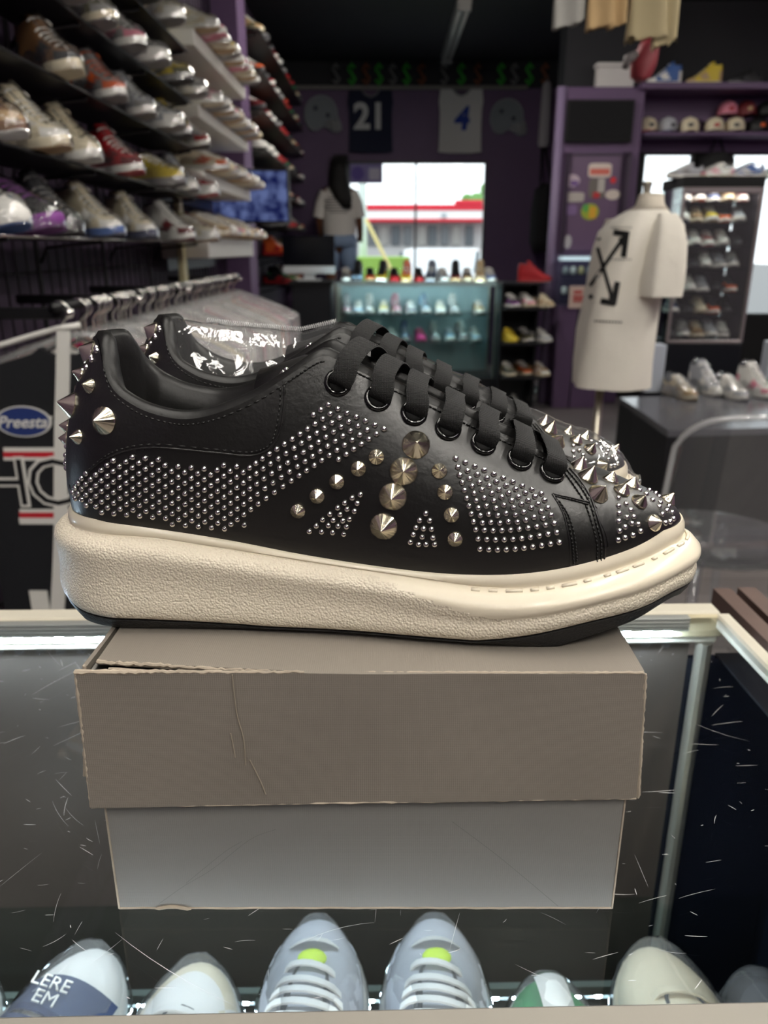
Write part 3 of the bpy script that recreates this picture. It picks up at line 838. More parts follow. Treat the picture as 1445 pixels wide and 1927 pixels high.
# film: stretched over the sole's outline, the toe, the lace crest and the heel tip
ridge_px = [(105, 1090), (130, 800), (172, 640), (215, 632), (300, 640), (400, 652), (520, 662), (614, 640), (700, 668), (809, 722), (942, 785), (1060, 842), (1150, 880), (1210, 900), (1262, 930), (1290, 975), (1318, 1045)]
rs = [unp(x, y, 0) for x, y in ridge_px]
mb = MB(); nst = 90; ncr = 22; rings = []
s_lo, s_hi = -.0015, LS + .0015
rz = herm([r[0] if k else -.002 for k, r in enumerate(rs)], [r[1] for r in rs]) if all(rs[k + 1][0] > rs[k][0] for k in range(len(rs) - 1)) else None
rss = sorted((r[0], r[1]) for r in rs)
rz = lambda s: float(np.interp(s, [a for a, _ in rss], [b for _, b in rss]))
rng = random.Random(3)
for k in range(nst + 1):
    tau = k / nst; s = s_lo + (s_hi - s_lo) * (1 - math.cos(math.pi * tau)) / 2; t = min(max(s / LS, 0), 1)
    wn, wf = near_w(t) + .0012, far_w(t) + .0012
    zb = z0(min(max(s, 0), LS)) ; zt = max(rz(s), zb + .01); zm = zL(min(max(s, .01), LS - .01))
    ring = []
    for c in range(ncr + 1):
        v = c / ncr * 2 - 1                     # -1 near bottom .. 1 far bottom
        wd_ = wn if v < 0 else wf; a = abs(v)
        topw = .012 + (.016 if t < .1 else .0)
        if a > .72: n = wd_; z = lerp(zb, zm, (1 - a) / .28)
        else:
            q = a / .72; n = lerp(0, wd_, q**.85 * .92 + .08 * q); z = lerp(zt, zm, q**1.9 if t > .45 else q**1.6)
        n += rng.uniform(-.0006, .0006); z += rng.uniform(-.0006, .0006)
        ring.append(Vector((s, n * (1 if v > 0 else -1), z)))
    rings.append(ring)
mb.loft(rings, False, wrap=False)
hpart('shrink_film', to_hero(mb), WRAP, parent=back)
# the film's welded seam: a row of tiny crimps along the ridge
mb = MB()
for k in range(70):
    s = lerp(unp(300, 640, 0)[0], unp(600, 640, 0)[0], k / 69); p = Wd(s, .002, rz(s) + .0012) - HORIG
    mb.tube([p + Vector((-.0008, -.001, -.0012)), p + Vector((0, 0, .0012)), p + Vector((.0008, .001, -.0012))], .0003, 5)
hpart('film_seam', mb, film('film_crimp', haze=.3, boost=.6), parent=back)
# grey paper stuffing
mb = MB(); mb.grid(lambda u, v: Vector((lerp(LS * .16, LS * .40, u), lerp(-.026, .026, v), zF(LS * .3) + .026 + .022 * u + .010 * math.sin(math.pi * v))), 10, 8)
hpart('paper_stuffing', to_hero(mb), mat('grey_felt_paper', srgb(120, 118, 116), .9, bump=('noise', 400, .5, .001)), parent=back)
# ------------------------------------------------------------------ shoe box
BOXM = mat('grey_canvas_board', srgb(125, 118, 109), .62, bump=('weave', 330, .16, .0004), var=(9, .07))
BOXB = mat('grey_canvas_board_base', srgb(120, 118, 114), .6, bump=('weave', 330, .14, .0004), var=(7, .05))
RAWC = mat('raw_grey_cardboard', srgb(168, 156, 140), .9, bump=('noise', 250, .6, .001), var=(60, .2))
DARKIN = mat('box_inside', srgb(40, 36, 32), .9)
bl, br = on_z(225, 1712, ZG).x, on_z(1151, 1712, ZG).x
BD = .262                                            # depth of the box
base = thing('shoe_box', 'grey shoe box with worn taupe lid and torn front corner on the glass counter', 'box', ((bl + br) / 2, BOX_Y + BD / 2, ZG))
bO = base.location; ZB = BOXTOP - .0035
def bpart(name, mb, m, parent=base, sharp=30): return link(name, at(mb, parent.location).mesh(name, True, sharp), m, parent)
T_ = .002
bpart('front_panel', MB().rbox(bl, br, BOX_Y, BOX_Y + T_, ZG + .0003, ZB, .0006), BOXB)
bpart('back_panel', MB().rbox(bl, br, BOX_Y + BD - T_, BOX_Y + BD, ZG + .0003, ZB, .0006), BOXB)
bpart('side_panel', MB().rbox(bl, bl + T_, BOX_Y + T_, BOX_Y + BD - T_, ZG + .0003, ZB, .0006), BOXB)
bpart('side_panel', MB().rbox(br - T_, br, BOX_Y + T_, BOX_Y + BD - T_, ZG + .0003, ZB, .0006), BOXB)
bpart('bottom_panel', MB().box(bl + T_, br - T_, BOX_Y + T_, BOX_Y + BD - T_, ZG + .0003, ZG + .0023), BOXB)
# creases of the crushed front panel and its worn bottom edge
def crease(pts, yy, w_=.0006):
    P = [on_y(x, y, yy) for x, y in pts]; return MB().tube(spline(P, 24), w_, 5)
CREASE = mat('crease_in_board', srgb(100, 98, 95), .7)
for pts in ([(300, 1700), (345, 1668), (400, 1635), (470, 1580), (520, 1560)], [(350, 1662), (420, 1605), (455, 1583)], [(1050, 1705), (985, 1650), (930, 1605), (850, 1545)]):
    bpart('crease', crease(pts, BOX_Y + .00012, .0002), CREASE)
bpart('worn_edge', MB().tube([Vector((lerp(bl, br, k / 40), BOX_Y + .0003, ZG + .0011 + random.uniform(-.0002, .0003))) for k in range(41)], .0008, 5), RAWC)
bpart('torn_patch', MB().tube(spline([on_y(292, 1710, BOX_Y - .0003), on_y(325, 1706, BOX_Y - .0003), on_y(360, 1711, BOX_Y - .0003)], 10), [.0003] + [.0011] * 9 + [.0003], 5), RAWC)
for x in (bl, br):
    bpart('worn_edge', MB().tube([Vector((x, BOX_Y + .0002, lerp(ZG + .001, ZB, k / 20) )) for k in range(21)], .0007, 5), RAWC)
# lid
LY = BOX_Y - .0045
TL, TR = on_y(140, 1266, LY - .002), on_y(1216, 1263, LY)
BL_, BR_ = on_y(171, 1520, LY - .0025), on_y(1197, 1503, LY)
lx0, lx1 = on_y(150, 1246, LY).x, TR.x
def slab(c, t, nu=24, nv=8, wob=.0003):
    """bowed board between 4 corners (tl,tr,br,bl) with thickness vector t"""
    tl, tr, br2, bl2 = [Vector(q) for q in c]; t = Vector(t); rg = random.Random(5)
    g = {}
    def pt(u, v):
        p = tl.lerp(tr, u).lerp(bl2.lerp(br2, u), v); d = t.normalized() * wob * (math.sin(9 * u + 4 * v) + .6 * math.sin(21 * u - 3 * v)); return p + d
    m = MB(); m.grid(pt, nu, nv); m.grid(lambda u, v: pt(u, v) + t, nu, nv, True)
    o = (nu + 1) * (nv + 1); ed = [i for i in range(nu + 1)] + [(j + 1) * (nu + 1) - 1 for j in range(1, nv + 1)] + [nv * (nu + 1) + i for i in range(nu - 1, -1, -1)] + [j * (nu + 1) for j in range(nv - 1, 0, -1)]
    for k in range(len(ed)):
        a, b = ed[k], ed[(k + 1) % len(ed)]; m.f.append((a, o + a, o + b, b)); m.mi.append(0)
    m.v, m.f = orient(m.v, m.f); m.mi = [0] * len(m.f)
    return m
def lpart(name, mb, m, sharp=40):
    return link(name, at(mb, base.location).mesh(name, True, sharp), m, lid)
tear = on_z(160, 1244, BOXTOP).y - LY
def lip(u): return LY + .0008 + tear * max(0, 1 - u / .46)**1.3           # the front edge of the top board, torn back at the left
def top_pt(u, v): return Vector((lerp(lx0 + .003, lx1 - .001, u), lerp(lip(u), BOX_Y + BD + .004, v), BOXTOP + .00004 * math.sin(30 * u)))
mb = MB(); mb.grid(top_pt, 60, 10); mb.grid(lambda u, v: top_pt(u, v) - Vector((0, 0, .0022)), 60, 10, True); o_ = 61 * 11
for i in range(60): mb.f += [(i + 1, i, o_ + i, o_ + i + 1), (610 + i, 611 + i, o_ + 611 + i, o_ + 610 + i)]; mb.mi += [0, 0]
for j in range(10): mb.f += [(61 * j, 61 * j + 61, o_ + 61 * j + 61, o_ + 61 * j), (61 * j + 121, 61 * j + 60, o_ + 61 * j + 60, o_ + 61 * j + 121)]; mb.mi += [0, 0]
lid = bpart('lid', mb, BOXM)
lpart('front_flap', slab([TL, (TR.x, TR.y, BOXTOP - .0006), BR_, BL_], (0, .0022, 0), 40, 12), BOXM)
rb = TR.y + .0022
lpart('side_flap', slab([(TR.x - .0022, rb, BOXTOP - .0003), (TR.x - .0022, BOX_Y + BD + .004, BOXTOP - .0003), (BR_.x + .0014, BOX_Y + BD + .004, BR_.z), (BR_.x + .0010, rb, BR_.z)], (.0022, 0, 0)), BOXM)
sl = on_y(148, 1480, LY)
lpart('side_flap', slab([(lx0 - .002, LY + .0065, BOXTOP), (lx0 + .0008, BOX_Y + BD + .004, BOXTOP - .0003), (sl.x + .002, BOX_Y + BD + .004, sl.z), (sl.x - .0005, LY + .0075, sl.z)], (.0022, 0, 0)), BOXM)
lpart('back_flap', slab([(lx0 + .003, BOX_Y + BD + .0062, BOXTOP), (lx1 - .003, BOX_Y + BD + .0062, BOXTOP), (BR_.x - .002, BOX_Y + BD + .0062, BR_.z), (BL_.x + .004, BOX_Y + BD + .0062, BL_.z)], (0, -.0022, 0)), BOXM)
# torn upper edges: fibrous raw board along both lips of the tear and worn corners
def raw_edge(P0, P1, n, amp, r, fade=None):
    rg = random.Random(int(P0[0] * 9999)); pts = []; rad = []
    for k in range(n + 1):
        u = k / n; p = Vector(P0).lerp(Vector(P1), u) + Vector((0, rg.uniform(-amp, 0), rg.uniform(-amp, amp)))
        pts.append(p); rad.append(r * rg.uniform(.6, 1.2) * (1 if not fade else max(.25, 1 - fade * u)))
    return MB().tube(pts, rad, 6)
rg_ = random.Random(21); tp_ = []; tr_ = []
for k in range(71):
    u = .5 * k / 70; tp_.append(Vector((lerp(lx0 + .003, lx1 - .001, u), lip(u) - rg_.uniform(0, .0004), BOXTOP - .0006 + rg_.uniform(-.0004, .0004)))); tr_.append(.0011 * rg_.uniform(.6, 1.2) * (1 - .8 * k / 70))
lpart('torn_edge', MB().tube(tp_, tr_, 6), RAWC)
lpart('torn_edge', raw_edge(TL + Vector((0, .001, 0)), Vector((lerp(TL.x, TR.x, .40), TL.y + .0016, lerp(TL.z, BOXTOP, .36))), 60, .0004, .0012, .5), RAWC)
lpart('torn_edge', raw_edge(TL + Vector((.0002, .0008, 0)), BL_ + Vector((0, .0008, 0)), 40, .0003, .0009), RAWC)
lpart('torn_edge', raw_edge((sl.x, LY + .0078, sl.z), (lx0 - .001, LY + .007, BOXTOP), 40, .0003, .0009), RAWC)
lpart('worn_edge', raw_edge(BR_ + Vector((.001, .001, 0)), Vector((TR.x, TR.y + .001, BOXTOP - .001)), 40, .0003, .0010), RAWC)
lpart('worn_edge', raw_edge(BL_ + Vector((0, .0008, 0)), BR_ + Vector((0, .0006, 0)), 80, .0002, .0007), RAWC)
lpart('worn_edge', raw_edge((lerp(lx0, lx1, .5), LY + .0008, BOXTOP - .0002), (lx1 - .001, LY + .0008, BOXTOP - .0002), 60, .0002, .0007), RAWC)
# inner fold of board that shows through the tear
lpart('inner_fold', slab([(lx0 + .009, LY + tear * .75, BOXTOP - .0024), (lerp(lx0, lx1, .20), LY + tear * .45, BOXTOP - .0030), (lerp(lx0, lx1, .20), LY + .004, BOXTOP - .012), (lx0 + .008, LY + .0048, BOXTOP - .012)], (0, .001, 0)), RAWC)
for pts in ([(437, 1270), (445, 1340), (458, 1390), (462, 1440)], [(434, 1380), (440, 1410), (442, 1425)], [(470, 1430), (490, 1470), (500, 1495)]):
    P = [on_y(x, y, LY - .0028) for x, y in pts]
    lpart('crease', MB().tube(spline(P, 20), .00035, 5), mat('pale_crease', srgb(140, 130, 116), .7))

# ------------------------------------------------------------------ glass counter
ALU = mat('satin_aluminium', srgb(212, 206, 190), .32, metal=.85, bump=('noise', 40, .02, .001))
ALUP = mat('cream_painted_metal', srgb(198, 192, 176), .4, var=(12, .04))
BLACKLAM = mat('black_laminate', srgb(22, 24, 30), .38)
BROWNLAM = mat('grey_brown_laminate', srgb(82, 74, 68), .35, var=(4, .15), bump=('noise', 60, .1, .001))
GLASS = film('counter_glass', tint=(.955, .97, .965), ior=1.5, rough=.015, boost=1.1)
fl, fr_ = on_z(0, 1915, ZG), on_z(1445, 1886, ZG)      # front edge of the glass
bk = on_z(722, 1163, ZG)                               # back edge of the glass
cang = math.atan2(fr_.y - fl.y, fr_.x - fl.x)
cor = on_z(1345, 1152, ZG)                              # back right corner
CO = Vector((0, (fl.y + fr_.y) / 2, 0)); CD = bk.y - CO.y; CR = cor.x + .012; CL = -1.05
case = thing('glass_counter', 'glass-topped counter with cream metal frame that carries the shoe box', 'counter', CO, cang)
def cpart(name, mb, m, parent=case, sharp=30): return link(name, mb.mesh(name, True, sharp), m, parent)
FW = .022
cpart('front_rail', MB().rbox(CL, CR + .11, -FW, 0, ZG - .035, ZG + .002, .002), mat('grey_beige_metal', srgb(146, 142, 134), .42, var=(12, .04)))
rail = cpart('back_rail', MB().rbox(CL, CR, CD, CD + .02, ZG - .030, ZG + .003, .002), ALUP)
cpart('rail_groove', MB().rbox(CL, CR, CD - .006, CD, ZG - .02, ZG + .0012, .001), mat('pale_gasket', srgb(190, 180, 150), .6), rail)
cpart('side_rail', MB().rbox(CR - .006, CR + .008, 0, CD, ZG - .012, ZG + .002, .002), ALUP)
gt = cpart('glass_top', MB().box(CL, CR - .012, .0, CD - .006, ZG - .006, ZG), GLASS)
# scratches in the glass
rg = random.Random(11); mb = MB()
for k in range(760):
    x, y = rg.uniform(-.42, CR - .03), rg.uniform(.006, CD - .03)
    if abs(x) < .10 and y > .07: continue
    if x > .16 and rg.random() < .45: continue
    a = rg.choice([rg.gauss(0, .25), rg.gauss(.9, .5), rg.gauss(-.7, .6)]); l = min(.09, abs(rg.gauss(0, .016))**1.0 * rg.choice([.15, .3, 1, 1.6]) + .0015); cv = rg.gauss(0, .035) * l; w_ = rg.choice([.00006, .00008, .00010, .00013, .00018])
    pts = []
    for q in range(7):
        u = q / 6 - .5; pts.append(Vector((x + math.cos(a) * l * u - math.sin(a) * cv * (1 - 4 * u * u), y + math.sin(a) * l * u + math.cos(a) * cv * (1 - 4 * u * u), 0)))
    rr = []
    for q in range(7):
        t = (pts[min(q + 1, 6)] - pts[max(q - 1, 0)]).normalized(); n = Vector((-t.y, t.x, 0)) * w_ * math.sin(math.pi * (q + .4) / 6.8)
        rr.append([pts[q] - n + Vector((0, 0, ZG + .0001)), pts[q] + n + Vector((0, 0, ZG + .0001))])
    if all(.002 < p.y < CD - .008 and p.x < CR - .014 for p in pts): mb.loft(rr, False, wrap=False)
sc_o = cpart('scratches', mb, film('scratched_glass', haze=.6, boost=1), gt); sc_o['kind'] = 'stuff'
# body below the glass
cpart('corner_post', MB().tube([(CR - .010, CD + .004, .02), (CR - .010, CD + .004, ZG - .03)], .0075, 12), ALU)
cpart('top_filler', MB().box(CR + .009, CR + .110, .0, CD + .018, ZG - .052, ZG - .050), BLACKLAM)
cpart('back_panel', MB().box(CR - .02, CR + .11, CD + .013, CD + .02, .08, ZG - .053), mat('glossy_navy_black', srgb(24, 28, 40), .16))
cpart('side_panel', MB().box(CR + .10, CR + .11, .0, CD + .012, .08, ZG - .053), mat('glossy_navy_black', srgb(24, 28, 40), .16))
cpart('back_panel', MB().box(CL, CR - .02, CD + .012, CD + .02, .08, ZG - .03), BROWNLAM)
cpart('front_panel', MB().box(CL, CR + .11, -.018, -.010, .0, ZG - .035), BLACKLAM)
cpart('side_panel', MB().box(CL, CL + .01, .0, CD + .01, .08, ZG - .03), BLACKLAM)
cpart('plinth', MB().rbox(CL, CR + .11, -.01, CD + .01, 0, .08, .003), BLACKLAM)
SHZ = .66
cpart('glass_shelf', MB().box(CL + .012, CR + .098, .012, CD + .008, SHZ - .006, SHZ), film('shelf_glass', tint=(.9, .95, .94), boost=.8, rough=.02))
cpart('case_floor', MB().box(CL + .01, CR + .1, -.008, CD + .012, .08, .10), mat('dark_case_floor', srgb(60, 58, 58), .5))
LEDM = glow('led_white', (.66, .84, 1.0), 330.0)
LEDCH = mat('led_channel', srgb(150, 152, 148), .4, metal=.3)
def led_strip(y, z, lab, x0, x1, step, face):
    O = Vector((0, 0, 0))
    st = thing('led_strip', lab, 'led strip', case.matrix_basis @ Vector((0, y, z)), cang)
    ch = MB()
    for k in range(4): ch.rbox(x0, x1, -.004, .004, .0065 + .0035 * k, .0065 + .0035 * k + .0030, .0006)
    if face == 2: ch.box(x0, x1, .003, .004, -.006, .0065)
    link('channel', ch.mesh('channel', True, 30), LEDCH, st)
    dot = MB().rbox(-.0036, .0036, -.0025, .0025, -.0022, .0026, .0008).mesh('led', True, 30)
    x = x0 + step / 2
    while x < x1 - .004:
        link('led', dot, LEDM, st, (x, 0, .003)); x += step
    return st
lz_ = on_y(722, 1197, CO.y + CD - .012).z
led_strip(CD - .012, lz_ - .003, 'led strip of bright white dots under the counter rear rail', CL + .02, CR - .035, .0184, 1)
led_strip(CD - .004, on_y(722, 1884, CO.y + CD - .004).z, 'led strip of white dots below the glass shelf in the counter', CL + .02, CR - .035, .0230, 2)
LEDM = glow('added_led_front', (.84, .93, 1.0), 380.0)
led_strip(.010, ZG - .056, 'added led strip hidden under the front rail of the counter', CL + .02, CR - .035, .0344, 1)
# ------------------------------------------------------------------ ordinary shoes (three cuts, many colourways)
def ordinary(kind):
    L = {'low': .29, 'high': .29, 'runner': .295}[kind]
    wb = herm([0, .15, .35, .5, .68, .8, 1], [.036, .037, .036, .039, .048, .048, .046]); W = lambda t: wb(t) * endr(t, .14, .72, 2.2)
    th = {'low': .026, 'high': .028, 'runner': .034}[kind]
    zb = herm([0, .03, .1, .7, .9, 1], [.010, .003, 0, 0, .008, .016]) if kind == 'runner' else herm([0, .03, .1, .75, .92, 1], [.004, .001, 0, 0, .003, .010])
    z0 = lambda s: zb(s / L); zf_ = lambda s: zb(s / L) * .8 + th + (.012 * max(0, .45 - s / L) if kind == 'runner' else .006 * max(0, .4 - s / L))
    S = dict(L=L, near=W, far=W, zf=zf_, feather=.004, tuck=.003, insole=th + .008, rim=.005, bulge=.005)
    S['outsole'] = [(z0, .006), (lambda s: z0(s) + .001, .002), (lambda s: z0(s) + .005, .0006), (lambda s: z0(s) + .005, .02)]
    S['midsole'] = [(lambda s: z0(s) + .0051, .02), (lambda s: z0(s) + .0051, .0008), (lambda s: lerp(z0(s), zf_(s), .55), 0 if kind != 'runner' else -.002), (lambda s: zf_(s) - .002, .001), (zf_, .003), (lambda s: zf_(s) - .002, .008)]
    low = [(0, .025, 0, .098), (.03, .035, -.018, .094), (.1, .095, -.027, .080), (.18, .18, -.030, .070), (.26, .26, -.030, .073), (.34, .34, -.027, .089), (.40, .39, -.024, .101), (.46, .44, -.022, .100), (.6, .56, -.020, .085), (.75, .67, -.017, .071), (.9, .75, -.012, .063), (1, .775, 0, .061)]
    high = [(0, .05, 0, .152), (.03, .06, -.020, .150), (.1, .12, -.030, .143), (.2, .20, -.033, .140), (.3, .29, -.030, .147), (.36, .35, -.026, .154), (.41, .38, -.023, .150), (.55, .48, -.021, .122), (.7, .60, -.018, .093), (.88, .73, -.012, .068), (1, .765, 0, .064)]
    S['T'] = [(b, s * L, n, z + th - .026) for b, s, n, z in (high if kind == 'high' else low)]
    Tz = herm([t[1] for t in S['T'][-7:]], [t[3] for t in S['T'][-7:]])
    if kind == 'high': tg = [(.27, .172, .028, .010), (.33, .168, .027, .010), (.40, .150, .026, .008), (.55, .108, .024, .006), (.72, .072, .015, .005)]
    else: tg = [(.30, .112, .028, .012), (.36, .112, .027, .010), (.44, .104, .026, .008), (.6, .083, .023, .006), (.75, .066, .014, .005)]
    S['tongue'] = [(s * L, z + th - .026, w_, d) for s, z, w_, d in tg]
    N, R = 44, 9
    G, cols, P, nr, T, B, rows, fs = shoe_geo(S, N, R)
    U = G['upper']; toe, heelc, body, stripe = MB(), MB(), MB(), MB()
    for fi, q in enumerate(U.f):
        j, i = divmod(fi, N); t = cols[i][3]
        tgt = toe if (t > .78 and j < 5) else (heelc if (t < .13 and j < 5) else (stripe if (.36 < t - .035 * j < .60 and 1 <= j <= 5) else body))
        tgt.f.append(q); tgt.mi.append(0)
    for m_ in (toe, heelc, body, stripe):
        used = sorted({i for q in m_.f for i in q}); mp = {i: a for a, i in enumerate(used)}
        m_.v = [U.v[i] for i in used]; m_.f = [tuple(mp[i] for i in q) for q in m_.f]
    lc = MB()
    for k in range(6):
        s = lerp(.43 if kind != 'high' else .41, .72, k / 5) * L; i = min(range(N // 2), key=lambda c: abs(T[c].x - s) if cols[c][3] > .4 else 9); te = T[i]
        path = spline([Vector((te.x - .002, te.y * 1.5, te.z - .006)), Vector((te.x, te.y * 1.05, te.z + .003)), Vector((te.x + .003, 0, te.z + .008)), Vector((te.x + .006, -te.y * 1.05, te.z + .003)), Vector((te.x + .006, -te.y * 1.5, te.z - .006))], 10)
        r = ribbon(path, [Vector((1, 0, -.4))] * 11, [.008] * 11, .002); lc.add(r.v, r.f)
    fm = MB(); rings = []; top = herm([0, .02, .05, .2, .38, .5, .65, .8, .92, .98, 1], [.02, .07, .105, .108, .118, .108, .088, .070, .060, .045, .02]) if kind != 'high' else herm([0, .02, .06, .2, .33, .42, .55, .7, .85, .95, 1], [.03, .1, .158, .165, .178, .160, .128, .095, .070, .055, .02])
    rg = random.Random(8)
    for k in range(31):
        s = -.001 + (L + .002) * (1 - math.cos(math.pi * k / 30)) / 2; t = min(max(s / L, 0), 1); w_ = W(t) + .003; zt = top(t) + .004 + th - .026; ring = []
        for c in range(15):
            v = c / 7 - 1; a = abs(v)
            if a > .75: n = w_; z = lerp(z0(min(max(s, 0), L)) - .0003, .03, (1 - a) / .25)
            else: q = a / .75; n = w_ * q**.8; z = lerp(zt, .03, q**1.8) if zt > .03 else zt
            ring.append(Vector((s, (n + rg.uniform(-.0012, .0012)) * (1 if v > 0 else -1), z + rg.uniform(-.0012, .0012))))
        rings.append(ring)
    fm.loft(rings, False, wrap=False)
    parts = {'outsole': G['outsole'], 'midsole': G['midsole'], 'upper': body, 'toe_cap': toe, 'heel_counter': heelc, 'side_panel': stripe, 'lining': G['lining'], 'tongue': G['tongue'], 'laces': lc, 'shrink_film': fm}
    return {k: at(m_, (L / 2, 0, 0)).mesh('%s_%s' % (kind, k), True, 60) for k, m_ in parts.items()}
KINDS = {k: ordinary(k) for k in ('low', 'high', 'runner')}
C = dict(white=(236, 234, 228), cream=(226, 214, 186), grey=(150, 148, 148), dark=(58, 58, 62), black=(24, 24, 26), red=(172, 32, 40), yellow=(216, 190, 60), brown=(120, 86, 56), blue=(60, 96, 160), navy=(34, 46, 82),
         pink=(226, 140, 160), hotpink=(232, 70, 140), purple=(128, 62, 140), orange=(222, 98, 44), green=(52, 140, 82), tan=(186, 156, 116), maroon=(110, 40, 44), silver=(178, 180, 186), olive=(110, 106, 80), lime=(190, 214, 70), lightblue=(150, 186, 214))
def cm(n, shoe=True): return mat('shoe_' + n, srgb(*C[n]), .5, bump=('noise', 260, .12, .001))
BGFILM = film('clear_shoe_film', ior=1.5, rough=.05, haze=.05, boost=4.0, wrinkle=(40, .75, .007))
def shoe(kind, cw, loc, rotz, label, group=None, wrapped=False, simple=False, scale=None, name='sneaker', fm=None):
    """cw = (upper, accent, sole, outsole, lace)"""
    u, a, s, o_, l = cw; K = KINDS[kind]
    t = thing(name, label, 'sneaker', loc, rotz, group, scale)
    pl = [('outsole', o_), ('midsole', s), ('upper', u), ('toe_cap', u if kind == 'runner' else a), ('heel_counter', a), ('side_panel', a), ('tongue', u), ('laces', l)]
    for nm, c in pl: link(nm, K[nm], cm(c), t)
    link('lining', K['lining'], cm('dark'), t)
    if wrapped: link('shrink_film', K['shrink_film'], fm or BGFILM, t)
    return t
def cw_label(cw):
    u, a, s, o_, l = cw
    nm = lambda n: {'dark': 'charcoal', 'hotpink': 'hot pink', 'lightblue': 'light blue'}.get(n, n)
    return nm(u) + ('' if a == u else ' and ' + nm(a))
CWS = [('white', 'white', 'white', 'grey', 'white'), ('white', 'grey', 'white', 'grey', 'white'), ('grey', 'white', 'white', 'dark', 'white'), ('cream', 'white', 'cream', 'tan', 'cream'), ('white', 'blue', 'white', 'navy', 'white'),
       ('black', 'red', 'white', 'black', 'black'), ('black', 'dark', 'dark', 'black', 'black'), ('red', 'white', 'white', 'red', 'white'), ('pink', 'white', 'white', 'pink', 'white'), ('yellow', 'grey', 'white', 'tan', 'white'),
       ('silver', 'grey', 'white', 'grey', 'silver'), ('tan', 'brown', 'cream', 'brown', 'cream'), ('dark', 'orange', 'white', 'orange', 'dark'), ('white', 'maroon', 'white', 'maroon', 'white'), ('navy', 'white', 'white', 'navy', 'white'), ('white', 'pink', 'cream', 'pink', 'white')]
def W_(x): return [c for c in CWS if True][x]

# ------------------------------------------------------------------ left wall: wire grid, shelves, sneakers
GX = WL + .05
def gridpanel(y0, y1, z0, z1, label):
    mb = MB(); n = int(round((y1 - y0) / .076))
    for k in range(n + 1):
        y = lerp(y0 + .004, y1 - .004, k / n); mb.tube([(GX, y, z0), (GX, y, z1)], .0032, 5)
    m_ = int(round((z1 - z0) / .30))
    for k in range(m_ + 1):
        z = lerp(z0 + .004, z1 - .004, k / m_); mb.tube([(GX - .005, y0, z), (GX - .005, y1, z)], .0032, 5)
    t = thing('wire_grid_panel', label, 'grid panel', (GX, (y0 + y1) / 2, z0), group='wire grid panels on the left wall')
    fr = MB().tube([(GX, y0 + .002, z0), (GX, y1 - .002, z0), (GX, y1 - .002, z1), (GX, y0 + .002, z1)], .005, 6, closed=True)
    link('wires', at(mb, t.location).mesh('wires'), BLACK, t); link('frame', at(fr, t.location).mesh('frame'), BLACK, t)
for k in range(8): gridpanel(.75 + .61 * k, .75 + .61 * (k + 1) - .01, .35, 3.05, 'black wire grid panel on the left wall, %s from the counter' % ORD[k])
ROWZ = [1.355, 1.555, 1.760, 1.955, 2.160, 2.37]
rown = ['bottom', 'second lowest', 'third', 'fourth', 'fifth', 'top']
SX = -.935
def shelf(y0, y1, z, label):
    t = thing('shoe_shelf', label, 'shelf', (SX, (y0 + y1) / 2, z), group='black shelves on the left wall')
    link('board', at(MB().rbox(GX + .006, -.875, y0, y1, z - .007, z - .001, .002), t.location).mesh('board', True, 30), BLACK, t)
    link('front_lip', at(MB().tube([(-.875, y0, z - .004), (-.875, y1, z - .004)], .004, 6), t.location).mesh('front_lip'), CHROME if z < 1.4 else BLACK, t)
    n = max(2, int((y1 - y0) / .6))
    for k in range(n + 1):
        y = lerp(y0 + .03, y1 - .03, k / n)
        link('bracket', at(MB().tube([(GX + .006, y, z - .075), (GX + .03, y, z - .03), (-.89, y, z - .012)], .006, 6), t.location).mesh('bracket'), BLACK, t)
for z, (a, b), nm in zip(ROWZ, [(1.25, 3.92), (1.25, 3.92), (1.25, 3.92), (1.25, 3.92), (1.25, 3.92), (1.25, 3.92)], rown): shelf(a, b, z, 'long black shelf of wrapped sneakers, %s row on the left wall' % nm)
